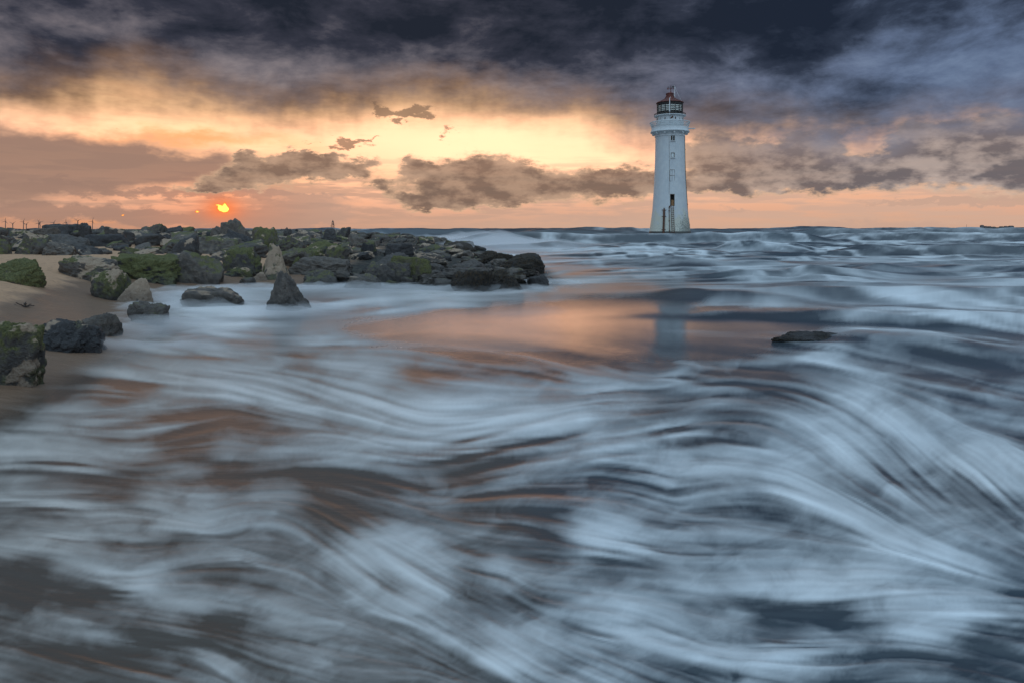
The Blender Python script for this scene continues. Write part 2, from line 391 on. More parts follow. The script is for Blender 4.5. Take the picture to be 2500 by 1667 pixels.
# silky foam on the water: polyline in survey coordinates (x V), half width, strength (negative = open dark water)
FOAM = [
 ([(150,835),(300,792),(500,800),(700,830)],24,.25), ([(110,872),(350,870),(600,880),(850,905)],38,.36), ([(700,830),(820,880),(900,930)],42,.34),
 ([(850,915),(1000,930),(1200,950),(1400,985)],42,.42), ([(900,985),(1050,980),(1250,1000)],48,.28), ([(1330,1030),(1420,1015),(1480,990)],34,.40),
 ([(1430,1040),(1550,1100),(1640,1090)],38,.32), ([(1480,960),(1620,975)],18,.3), ([(1650,1040),(1800,1090),(2000,1190),(2200,1290),(2352,1350)],30,.50),
 ([(1950,930),(2050,1000),(2140,1130)],48,.30), ([(2050,960),(2250,1060),(2352,1150)],40,.34), ([(1880,960),(1950,1040),(2020,1110)],46,.25), ([(1760,1000),(1850,1060),(1930,1120)],40,.22),
 ([(1700,1290),(1900,1330),(2200,1330),(2352,1320)],66,.28), ([(1543,1510),(1700,1512),(1850,1490),(2004,1483)],22,.42), ([(2027,1440),(2190,1455)],26,.36), ([(2150,1400),(2352,1380)],40,.25),
 ([(810,1230),(950,1290),(1070,1370)],56,.48), ([(1113,1277),(1180,1310),(1200,1365)],26,.30), ([(1310,1195),(1400,1220),(1500,1280)],46,.28), ([(1090,1500),(1140,1530),(1180,1568)],36,.40),
 ([(850,1380),(1000,1420),(1150,1500),(1300,1580)],44,.32), ([(1100,1430),(1250,1480),(1450,1580)],44,.26), ([(1250,1390),(1500,1440),(1750,1580)],54,.24), ([(1500,1330),(1650,1360),(1800,1340)],30,.2),
 ([(-60,1048),(150,1060),(290,1075)],24,.34), ([(-60,1135),(230,1150),(360,1160)],18,.30), ([(371,1159),(470,1190),(500,1180)],24,.45), ([(320,1130),(370,1140)],20,.3), ([(200,1295),(300,1320),(380,1310)],26,.40),
 ([(250,1310),(400,1370),(500,1390)],32,.28), ([(400,1468),(490,1510),(560,1568)],26,.40), ([(140,1425),(280,1420)],9,.22), ([(770,1230),(850,1330)],36,.30), ([(-60,1235),(150,1225),(250,1190)],14,.22), ([(500,1240),(600,1290),(640,1300)],9,.25),
 ([(-60,1000),(200,985),(400,970),(520,930)],14,.22), ([(60,960),(300,940),(500,905)],14,.2), ([(260,1480),(380,1490),(420,1500)],14,.2), ([(480,1060),(560,1040)],16,.22), ([(560,1075),(620,1060)],10,.25),
 ([(280,660),(420,680),(560,690),(640,700)],24,.42), ([(250,740),(330,760),(480,740),(620,725)],22,.34), ([(720,690),(850,690),(950,700)],20,.30), ([(930,668),(1020,672),(1080,690)],12,.30), ([(600,760),(760,770),(900,790)],20,.2), ([(280,700),(300,760)],22,.25),
 ([(1010,548),(1150,565),(1300,575),(1550,572),(1700,575)],11,.48), ([(1440,543),(1520,546),(1592,543)],8,.65), ([(1180,600),(1500,605),(1800,600)],11,.35), ([(1600,570),(1750,563),(1800,568)],7,.45), ([(1850,560),(2100,553),(2420,560)],8,.48),
 ([(2200,572),(2420,565)],13,.35), ([(1850,597),(2100,600),(2420,610)],9,.35), ([(1600,612),(1720,625),(1800,628)],12,.40), ([(1600,647),(1900,648),(2200,655),(2420,650)],6,.52), ([(2000,680),(2200,690),(2420,705)],9,.40),
 ([(1870,668),(1990,678),(2100,695),(2250,712),(2420,735)],6,.45), ([(1560,690),(1720,697),(1850,705)],9,.34), ([(1900,742),(2050,735),(2200,745),(2420,752)],9,.48), ([(1560,712),(1650,706)],6,.3), ([(1170,640),(1300,648),(1420,640)],10,.25), ([(960,690),(1060,700),(1140,705)],8,.3),
 ([(1080,715),(1180,708),(1230,690)],7,.25), ([(1700,745),(1780,760),(1850,790),(1990,830)],7,.28), ([(1990,800),(2130,850),(2352,900)],10,.22), ([(1480,880),(1560,840),(1620,850)],16,.22), ([(1290,960),(1380,900),(1430,870)],14,.22), ([(1560,960),(1640,900),(1680,870)],14,.2), ([(1250,640),(1300,610),(1420,600)],10,.2),
 ([(1150,590),(1250,620),(1200,650)],12,.25), ([(1820,640),(1870,620),(1900,615)],5,.4), ([(2200,640),(2352,625)],7,.3),
 # dark water
 ([(300,725),(480,775),(620,770),(760,735)],34,-.34), ([(640,725),(800,730),(930,735)],20,-.30), ([(380,840),(560,850)],16,-.2), ([(700,800),(830,800)],20,-.2),
 ([(400,1040),(520,975),(660,985)],38,-.34), ([(300,1040),(420,1035),(560,1060)],26,-.25), ([(470,1110),(600,1085),(720,1060)],38,-.32), ([(740,1130),(850,1165)],48,-.55), ([(950,1040),(1120,1060)],42,-.42), ([(1050,1110),(1130,1100)],34,-.32),
 ([(1180,1210),(1280,1240),(1330,1270)],42,-.45), ([(1350,1290),(1550,1290)],38,-.36), ([(1660,1400),(1850,1420),(2000,1430)],26,-.65), ([(1720,1445),(1860,1465)],14,-.4), ([(2180,1480),(2300,1520),(2420,1570)],58,-.5), ([(-60,1340),(200,1370),(330,1400)],48,-.42),
 ([(-60,1500),(200,1540),(400,1580)],56,-.42), ([(450,1400),(600,1440)],38,-.36), ([(250,1450),(500,1480),(750,1580)],36,-.24), ([(-60,1292),(150,1275)],18,-.32), ([(850,1400),(1050,1450)],28,-.30), ([(1250,1450),(1450,1500)],32,-.25), ([(2130,1060),(2352,1240)],36,-.30), ([(1950,1080),(2100,1220)],36,-.25),
 ([(1400,880),(1500,900),(1650,905),(1900,900)],40,-.30), ([(1240,840),(1320,880)],22,-.3), ([(850,775),(1200,762),(1600,762),(1840,775)],44,-.62), ([(1080,712),(1300,730),(1600,735)],18,-.3), ([(1150,815),(1500,825),(1650,815)],20,-.45), ([(2000,800),(2200,830),(2400,850)],38,-.42), ([(2150,775),(2400,790)],8,-.5),
 ([(1650,830),(1850,845),(2000,870)],20,-.3), ([(340,830),(560,830),(660,810)],18,-.12), ([(900,850),(1000,880),(1100,900)],22,-.22), ([(-60,900),(80,920),(200,900)],24,-.5), ([(200,930),(360,910)],20,-.25), ([(-60,1095),(200,1100),(330,1110)],16,-.3), ([(-60,1175),(200,1180)],14,-.3),
 ([(1000,541),(1200,541),(1420,541)],5,-.55), ([(1600,543),(1720,550),(1820,556)],5,-.65), ([(1300,655),(1550,668),(1750,682)],10,-.34), ([(1240,655),(1340,665)],8,-.35), ([(1960,578),(2180,582),(2280,580)],5,-.55), ([(1840,628),(1960,625)],8,-.55), ([(1870,675),(2010,684)],9,-.45), ([(2120,668),(2260,672)],7,-.35), ([(1500,715),(1700,725),(1870,732)],9,-.55), ([(2020,608),(2220,605)],4,-.4),
 ([(1000,650),(1150,665)],8,-.2), ([(1980,715),(2100,720)],7,-.4), ([(880,745),(1000,735),(1100,730)],9,-.3), ([(2000,548),(2352,546)],4,-.4), ([(1750,585),(1950,590)],4,-.3), ([(1600,630),(1560,625)],6,-.2),
]
# swell and breakers: (x of the two ends, bearing columns), distance, height, front width, back width, meander, skew
def wave_field(X, Y, Ys):
    """height of the sea and the foam that belongs to each wave (crest +, drawn-up face -)"""
    px = CX + F_PX * X / np.maximum(Y, .5)
    Z = np.zeros_like(X); FO = np.zeros_like(X)
    def ridge(xa, xb, y0, y1, H, wf, wb, mean, ml, seed, soft, white=0.0):
        """crest from column xa to xb (survey columns), at distance y0..y1"""
        lo, hi = min(y0, y1) - 3.2 * wf - abs(mean) * 2, max(y0, y1) + 3.2 * wb + abs(mean) * 2
        r = slice(*np.searchsorted(Ys, (lo, hi)))
        if r.stop - r.start < 2: return
        p, x, y = px[r], X[r], Y[r]
        t = np.clip((p - xa) / (xb - xa), 0, 1)
        one = np.full_like(x, seed * 3.7)
        yc = y0 + (y1 - y0) * t + mean * fbm2(x / ml, one, seed, 4)
        env = sstep(p, xa - soft, xa + soft) * (1 - sstep(p, xb - soft, xb + soft))
        hv = 1 + 0.5 * fbm2(x / (ml * .5), one + 9.1, seed + 5, 3)
        dy = y - yc
        prof = np.where(dy < 0, np.exp(-(dy / wf) ** 2), np.exp(-(np.abs(dy) / wb) ** 1.5))
        Z[r] += H * env * hv * prof
        brk = sstep(fbm2(x / (ml * .35), one + 2.2, seed + 9, 3) + white, 0.05, 0.45)    # where the crest has broken
        face = np.exp(-((dy + 0.8 * wf) / (0.75 * wf)) ** 2)
        cap = np.exp(-((dy - 0.15 * wf) / (0.45 * wf)) ** 2)
        front = np.where(dy < -1.2 * wf, np.exp(-((dy + 1.2 * wf) / (2.2 * wf)) ** 2), 0)
        streak = fbm2((x + 0.5 * y) / (0.05 * y0 ** .7), y / (1.5 * wf), seed + 13, 4, .6)
        FO[r] += (1.0 if y0 > 38 else (0.55 if y0 > 20 else 0.32)) * env * (cap * (0.15 + 0.5 * brk) + front * (0.1 + 0.25 * brk) + face * (0.75 * brk - 0.52 + (0.55 if y0 > 25 else 0.12) * streak))
    big = [(1050, 1880, 84, 81, 1.42, 1.5, 7.0, 1.6, 14, 1, 90), (1560, 2700, 118, 108, 1.55, 2.4, 10, 3.0, 18, 2, 260), (600, 2900, 150, 150, 1.6, 3, 12, 5.0, 26, 3, 100), (1900, 2800, 92, 86, 1.0, 2.0, 8, 2.0, 14, 4, 120),
         (400, 3000, 205, 200, 1.7, 4, 16, 8.0, 36, 5, 100), (1000, 3000, 285, 280, 1.8, 5, 20, 12.0, 50, 6, 100), (300, 3000, 420, 410, 1.95, 8, 30, 16, 70, 7, 100),
         (1650, 1850, 51, 50, .55, 1.0, 3.0, 1.0, 6, 8, 40), (1930, 2700, 44, 42, .50, 1.0, 5.0, 1.5, 7, 9, 90), (1100, 1700, 62, 62, .45, 1.6, 5, 1.8, 8, 10, 90), (1790, 1980, 24.6, 24.2, .34, .7, 2.6, .6, 4, 11, 110), (1200, 1800, 33, 31, .26, 1.2, 3.0, 1.2, 5, 12, 80),
         (1230, 1760, 17.6, 16.4, .30, .75, 2.2, .6, 3, 13, 200), (1820, 2700, 17.6, 15.6, .28, .6, 2.4, .6, 3, 14, 200), (1980, 2700, 27, 26.5, .3, .8, 2.6, 1.0, 4, 18, 60), (1470, 1900, 13.6, 13.2, .16, .5, 1.6, .35, 2.4, 15, 260), (1850, 2700, 12.9, 12.2, .18, .34, 1.6, .3, 2.4, 16, 200), (1900, 2700, 10.4, 9.0, .10, .8, 1.6, .3, 3, 17, 100)]
    for a in big: ridge(a[0] * V, a[1] * V, *a[2:], white=-0.28)
    rn = random.Random(12)
    for n in range(120):                                     # wind chop between the breakers
        yc = math.exp(rn.uniform(math.log(13.5), math.log(230)))
        cxp = rn.uniform(880, 2560); ln = rn.uniform(90, 320)
        xw = (cxp - CX) / F_PX * yc
        if shore_dist(np.array([xw]), np.array([yc]))[0] > -2.0 or (yc < 17 and cxp < 1900): continue
        H = (0.03 + 0.0045 * yc * rn.uniform(.35, 1.0)) if yc < 60 else rn.uniform(.15, .4)
        wf = 0.10 + 0.011 * yc * rn.uniform(.7, 1.2)
        ridge(cxp - ln, cxp + ln, yc, yc * rn.uniform(.95, 1.05), H, wf, wf * rn.uniform(2, 3.5), 0.02 * yc, 0.09 * yc + .5, 40 + n, ln * .45, rn.uniform(-.25, .3))
    Z += sstep(Y, 16, 60) * 0.09 * fbm2(X / 2.2, Y / 1.6, 21, 4) + sstep(Y, 60, 200) * 0.35 * fbm2(X / 9.0, Y / 6.0, 31, 5)
    return Z, FO

def stroke_fields(px, py, lst):
    D = np.zeros(px.shape); c2 = np.zeros(px.shape); s2 = np.zeros(px.shape); wt = np.full(px.shape, 0.05); c2 += 0.05
    for pts, w, amp in lst:
        w = w * V; best = np.full(px.shape, 1e12); bc = np.ones(px.shape); bs = np.zeros(px.shape); arc = np.zeros(px.shape)
        seg = [math.hypot(q[0] - p[0], q[1] - p[1]) * V for p, q in zip(pts[:-1], pts[1:])]; tot = sum(seg); done = 0.0
        for (x0, y0), (x1, y1) in zip(pts[:-1], pts[1:]):
            x0, y0, x1, y1 = x0 * V, y0 * V, x1 * V, y1 * V
            dx, dy = x1 - x0, y1 - y0
            t = np.clip(((px - x0) * dx + (py - y0) * dy) / (dx * dx + dy * dy), 0, 1)
            q = (px - x0 - t * dx) ** 2 + (py - y0 - t * dy) ** 2
            th = 2 * math.atan2(dy, dx); up = q < best
            best = np.where(up, q, best); bc = np.where(up, math.cos(th), bc); bs = np.where(up, math.sin(th), bs)
            arc = np.where(up, (done + t * math.hypot(dx, dy)) / tot, arc); done += math.hypot(dx, dy)
        tp = 0.12 + 0.88 * sstep(arc, -0.02, 0.30) * (1 - sstep(arc, 0.70, 1.02)) if tot > 3 * w else 1.0      # both ends fade out
        g = np.exp(-best / (w * w)); D += 1.12 * amp * g * tp
        gw = np.exp(-best / (w * w * 3.2)) * abs(amp)
        c2 += gw * bc; s2 += gw * bs; wt += gw
    return D, 0.5 * np.arctan2(s2, c2)

def bilin(A, i, j):
    R, C = A.shape
    i = np.clip(i, 0, R - 1.001); j = np.clip(j, 0, C - 1.001)
    i0 = i.astype(np.int32); j0 = j.astype(np.int32); fi = (i - i0).astype(np.float32); fj = (j - j0).astype(np.float32)
    a = A.ravel(); q = i0 * C + j0
    return (a[q] * (1 - fj) + a[q + 1] * fj) * (1 - fi) + (a[q + C] * (1 - fj) + a[q + C + 1] * fj) * fi
def blur(A, n):
    for _ in range(n):
        A = (np.roll(A, 1, 0) + A * 2 + np.roll(A, -1, 0)) / 4; A = (np.roll(A, 1, 1) + A * 2 + np.roll(A, -1, 1)) / 4
    return A
def lic(tex, di, dj, n, step=1.0):
    R, C = tex.shape
    I, J = np.meshgrid(np.arange(R, dtype=np.float32), np.arange(C, dtype=np.float32), indexing='ij')
    acc = tex.copy(); tot = 1.0
    for sg in (1, -1):
        pi, pj = I.copy(), J.copy()
        for s in range(n):
            qi = np.clip(pi + .5, 0, R - 1).astype(np.int32); qj = np.clip(pj + .5, 0, C - 1).astype(np.int32)
            q = qi * C + qj
            pi += sg * step * di.ravel()[q]; pj += sg * step * dj.ravel()[q]
            w = 0.5 + 0.5 * math.cos(math.pi * (s + 1) / (n + 1))
            acc += w * bilin(tex, pi, pj); tot += w
    return acc / tot
def norm(A): return (A - A.mean()) / A.std()

def build_sea():
    pyn = np.linspace(2400, 702, 470)                        # near rows: even steps seen from the shore
    Ys = [CAM_H * F_PX / (p - HY) for p in pyn]
    Ys = np.concatenate([[0.2, 0.6, 1.0], Ys])
    mid = [Ys[-1]]
    while mid[-1] < 150: mid.append(mid[-1] + 0.10 + 0.0042 * mid[-1])
    far = np.geomspace(mid[-1] * 1.012, 520, 90); vf = np.geomspace(560, 40000, 26)
    Ys = np.concatenate([Ys, mid[1:], far, vf])
    t1 = np.linspace(-0.82, 0.82, 760); dt = t1[1] - t1[0]
    ext = []; cur, st = t1[-1], dt
    while cur < 2.6: st *= 1.09; cur += st; ext.append(cur)
    ts = np.concatenate([-np.array(ext)[::-1], t1, ext])
    R, C = len(Ys), len(ts)
    Yg = np.repeat(Ys[:, None], C, 1); X = ts[None, :] * (Yg + 0.15)
    px = CX + F_PX * X / np.maximum(Yg, 1.2); py = HY + CAM_H * F_PX / np.maximum(Yg, 1.2)
    # coarse evaluation of the hand-laid strokes, then upsampling
    ri = np.arange(R); ci = np.linspace(0, C - 1, C // 3).astype(int)
    wx = 26 * fbm2(px / 120, py / 60, 51, 3); wy = 13 * fbm2(px / 120 + 7, py / 60, 61, 3)
    nearf = sstep(py, 600, 800)
    Dc, Ac = stroke_fields((px + wx * nearf)[np.ix_(ri, ci)], (py + wy * nearf)[np.ix_(ri, ci)], FOAM)
    ii = np.interp(np.arange(R), ri, np.arange(len(ri))); jj = np.interp(np.arange(C), ci, np.arange(len(ci)))
    II, JJ = np.meshgrid(ii, jj, indexing='ij')
    D = bilin(Dc, II, JJ); c2 = bilin(np.cos(2 * Ac), II, JJ); s2 = bilin(np.sin(2 * Ac), II, JJ)
    c2 = blur(c2, 14); s2 = blur(s2, 14)
    A = 0.5 * np.arctan2(s2, c2)
    A = A + 0.30 * nearf * fbm2(px / 420, py / 170, 71, 3)     # turbulence of the backwash
    # flow direction in grid steps
    dpy = np.abs(np.gradient(py[:, C // 2]))[:, None] + 1e-3; dpx = np.abs(np.gradient(px[R // 2]))[None, :]
    dj = np.cos(A) / np.clip(dpx, 3.0, 60); di = -np.sin(A) / np.maximum(dpy, 0.6)
    ln = np.hypot(di, dj) + 1e-9; di = (di / ln).astype(np.float32); dj = (dj / ln).astype(np.float32)
    rng = np.random.default_rng(4)
    t_f = blur(rng.random((R, C)), 1).astype(np.float32)
    t_m = blur(rng.random((R, C)), 9).astype(np.float32)
    t_c = blur(rng.random((R, C)), 60).astype(np.float32)
    # torn veils of foam: warped fractal noise combed along the flow
    w1 = fbm2(px / 170, py / 80, 131, 4); w2 = fbm2(px / 170 + 9, py / 80 + 4, 137, 4)
    qx, qy = px + 85 * w1, py + 38 * w2
    pf = fbm2(qx / 190.0, qy / 78.0, 81, 6, 0.58)
    pf2 = fbm2(qx / 62.0 + 3, qy / 30.0, 91, 5, 0.6)
    rid = np.clip(1 - 2.6 * np.abs(fbm2(qx / 130.0 + 5, qy / 52.0, 141, 5, .55)), 0, 1) ** 1.6
    A2 = A + 0.28 * fbm2(px / 260 + 3, py / 110, 151, 3)
    dj2 = np.cos(A2) / np.clip(dpx, 3.0, 60); di2 = -np.sin(A2) / np.maximum(dpy, 0.6); l2 = np.hypot(di2, dj2) + 1e-9
    di2 = (di2 / l2).astype(np.float32); dj2 = (dj2 / l2).astype(np.float32)
    t_2 = blur(rng.random((R, C)), 4).astype(np.float32)
    Lf = norm(lic(t_f, di, dj, 40, 1.4)); L2 = norm(lic(t_2, di2, dj2, 40, 2.4)); Lm = norm(lic(t_m, di, dj, 36, 3.2)); Lc = norm(lic(t_c, di2, dj2, 28, 4.5))
    Lp = lic(pf2.astype(np.float32), di2, dj2, 16, 2.2)
    Lr = lic(rid.astype(np.float32), di, dj, 20, 2.6)
    # the hand-laid masses are drawn out into threads along the flow
    D = lic(D.astype(np.float32), di, dj, 7, 1.6)
    I_, J_ = np.meshgrid(np.arange(R, dtype=np.float32), np.arange(C, dtype=np.float32), indexing='ij')
    sh = (3.0 * L2 + 3.0 * Lm + 3.0 * Lc + 1.5 * Lf) * nearf ** 2
    D = bilin(D, I_ + dj * sh, J_ - di * sh)
    base = 0.37 + 0.05 * sstep(py, 1500, 900) * nearf - 0.08 * (1 - nearf)
    shore = shore_dist(X, Yg)
    surf = np.exp(-np.abs(shore) / 1.1) * sstep(Yg, 12, 17) * (1 - sstep(Yg, 60, 120))
    calm = np.exp(-(((px - 1470) / 540) ** 2 + ((py - 806) / 62) ** 2) ** 2)       # smooth sheet of backwash
    LP = lic(pf.astype(np.float32), di, dj, 24, 3.5)
    midf = sstep(py, 590, 670)
    act = 0.45 + np.clip(base + D, 0, 1)
    Z, FO = wave_field(X, Yg, Ys)
    farD = 0.55 + 0.45 * nearf
    foam = base + D * 0.98 * farD + 0.22 * surf - 0.75 * calm
    soft = 1 - 0.42 * sstep(py, 950, 1500)
    fib = (0.070 * Lf + 0.070 * L2 + 0.050 * Lm) * soft
    foam += (1 - 0.55 * calm) * nearf * (0.035 * Lc + 0.17 * LP + 0.28 * pf + 0.10 * pf2 + 0.26 * (Lr - 0.35))
    lace = 0.35 * sstep(Yg, 22, 40) * fbm2(X / 1.6, Yg / 1.0, 107, 4, .6) + 0.6 * fbm2(X / 3.6, Yg / 1.5, 101, 5, .55) + 0.5 * fbm2(X / 9.0, Yg / 2.6, 103, 3, .5)
    foam += (1 - nearf) * (0.42 * lace + 0.85 * FO) + 0.25 * nearf * FO
    foam = np.where(Yg > 160, foam - 0.15 * sstep(Yg, 160, 600), foam)
    # relief of the near water follows the streaks
    relief = sstep(Yg, 26, 12)
    Z += relief * (0.008 * Lc + 0.0050 * Lm + 0.0022 * L2 + 0.0008 * Lf + 0.030 * blur(D, 6) + 0.010 * pf) * np.clip(Yg / 6.0, 0.5, 1.6)
    Z *= 1 - 0.90 * calm
    lz = land_z(X, Yg)
    Z = Z * (1 - 0.8 * sstep(lz, -1.2, -0.1) * (1 - sstep(Yg, 50, 70)))
    depth = Z - lz
    clearw = sstep(depth, 0.0, 0.16)
    clearw = np.where(Yg > 40, 1.0, clearw)
    # masses are compressed softly at both ends, then the threads are laid over bright and dark water alike
    foam = 0.47 + 0.47 * np.tanh((foam - 0.53) * (2.4 + 0.3 * nearf))
    foam += (1 - 0.35 * calm) * ((0.75 + 0.5 * act) * fib * (0.55 + .45 * midf) + 0.20 * Lp * midf + 0.07 * pf2 * nearf)
    foam = foam - 0.12 * calm
    foam = np.clip(foam, 0, 1.3)
    silt = 0.25 + 0.8 * sstep(px, 1900, 200) * sstep(py, 650, 1000) + 0.9 * sstep(shore, -6, 0) * sstep(Yg, 34, 22) + 0.25 * fbm2(px / 300, py / 200, 111, 3)
    m, k, b, out = new_mat('sea_water')
    def attr(n):
        nd = k.n.new('ShaderNodeAttribute'); nd.attribute_name = n; return nd.outputs['Fac']
    fo = attr('foam'); si = attr('silt'); cl = attr('cover'); ca = attr('calm')
    g = k.n.new('ShaderNodeNewGeometry').outputs['Position']
    wcol = k.mix(k.mul(si, 1.0, clamp=True), (0.030, 0.050, 0.068), (0.074, 0.062, 0.052))
    k.put(b.inputs['Base Color'], wcol)
    b.inputs['IOR'].default_value = 1.40
    k.put(b.inputs['Roughness'], k.mad(k.ss(fo, 0.1, 0.7, 0.09, 0.30), 1.0, k.mul(k.sub(1.0, ca), 0.20)))
    gr = k.noise(k.v('MULTIPLY', g, (3.2, 18.0, 6.0)), 2.0, 5.0, 0.6)
    k.put(b.inputs['Normal'], bump(k, k.mul(gr, k.mad(ca, -0.10, 0.30)), 0.22, 0.02))
    fb = k.n.new('ShaderNodeBsdfPrincipled')
    k.put(fb.inputs['Base Color'], k.mix(k.mul(si, 0.6, clamp=True), (0.80, 0.85, 0.88), (0.60, 0.56, 0.52)))
    fb.inputs['Roughness'].default_value = 0.55; fb.inputs['IOR'].default_value = 1.333
    fb.inputs['Specular IOR Level'].default_value = 0.25
    mx = k.n.new('ShaderNodeMixShader')
    k.put(mx.inputs[0], k.ss(fo, 0.04, 1.15, 0.0, 0.98, kind='LINEAR')); k.l.new(b.outputs[0], mx.inputs[1]); k.l.new(fb.outputs[0], mx.inputs[2])
    tr = k.n.new('ShaderNodeBsdfTransparent'); mt = k.n.new('ShaderNodeMixShader')
    k.put(mt.inputs[0], cl); k.l.new(tr.outputs[0], mt.inputs[1]); k.l.new(mx.outputs[0], mt.inputs[2])
    k.l.new(mt.outputs[0], out.inputs[0])
    o = grid_obj('sea', X, Yg, Z, m, {'foam': foam, 'silt': silt, 'cover': clearw, 'calm': calm})
    tag(o, kind='structure')
    print('sea', R, C)
build_sea()

# ------------------------------------------------------------------ lighthouse
def simple_mat(name, col, rough=0.6, metal=0.0, var=0.12, scale=3.0):
    m, k, b, out = new_mat(name)
    g = k.n.new('ShaderNodeTexCoord').outputs['Object']
    n = k.noise(g, scale, 5.0, 0.6)
    k.put(b.inputs['Base Color'], k.mix(k.ss(n, 0.3, 0.7), tuple(c * (1 - var) for c in col), tuple(min(1, c * (1 + var)) for c in col)))
    b.inputs['Roughness'].default_value = rough; b.inputs['Metallic'].default_value = metal
    k.put(b.inputs['Normal'], bump(k, n, 0.15, 0.02))
    return m
def lathe(name, prof, mat, parent, seg=64, z0=0, smooth=True, cap=True):
    vs, fs = [], []
    for r, z in prof:
        for i in range(seg):
            a = 2 * math.pi * i / seg; vs.append((r * math.cos(a), r * math.sin(a), z))
    for j in range(len(prof) - 1):
        for i in range(seg):
            a, b = j * seg + i, j * seg + (i + 1) % seg
            fs.append((a, b, b + seg, a + seg))
    if cap:
        fs.append(tuple(range(seg))[::-1]); fs.append(tuple((len(prof) - 1) * seg + i for i in range(seg)))
    o = mesh_obj(name, vs, fs, mat, parent)
    if smooth:
        me = o.data
        me.polygons.foreach_set('use_smooth', [True] * len(me.polygons))
        me.set_sharp_from_angle(angle=math.radians(35))
    return o
def bm_box(bm, cx, cy, cz, sx, sy, sz, rot=None):
    mt = Matrix.Translation((cx, cy, cz)) @ (rot.to_4x4() if rot else Matrix()) @ Matrix.Diagonal((sx, sy, sz, 1))
    bmesh.ops.create_cube(bm, size=1.0, matrix=mt)
def bm_tube(bm, p, q, r0, r1=None, seg=8):
    p, q = Vector(p), Vector(q); r1 = r0 if r1 is None else r1
    d = q - p; mt = Matrix.Translation((p + q) / 2) @ d.to_track_quat('Z', 'Y').to_matrix().to_4x4()
    bmesh.ops.create_cone(bm, cap_ends=True, segments=seg, radius1=r0, radius2=r1, depth=d.length, matrix=mt)
def bm_ring(bm, R, z, r, seg=48, sec=6):
    vs = []
    for i in range(seg):
        a = 2 * math.pi * i / seg
        vs.append([bm.verts.new(((R + r * math.cos(b)) * math.cos(a), (R + r * math.cos(b)) * math.sin(a), z + r * math.sin(b))) for b in [2 * math.pi * j / sec for j in range(sec)]])
    for i in range(seg):
        for j in range(sec):
            bm.faces.new((vs[i][j], vs[(i + 1) % seg][j], vs[(i + 1) % seg][(j + 1) % sec], vs[i][(j + 1) % sec]))

LH_Y = 137.0; LH_S = LH_Y / F_PX
LH_X = (1635.5 - CX) * LH_S
def lz_(py): return CAM_H - (py - HY) * LH_S      # height of a survey row at the lighthouse
def lw(px_width): return px_width * LH_S / 2

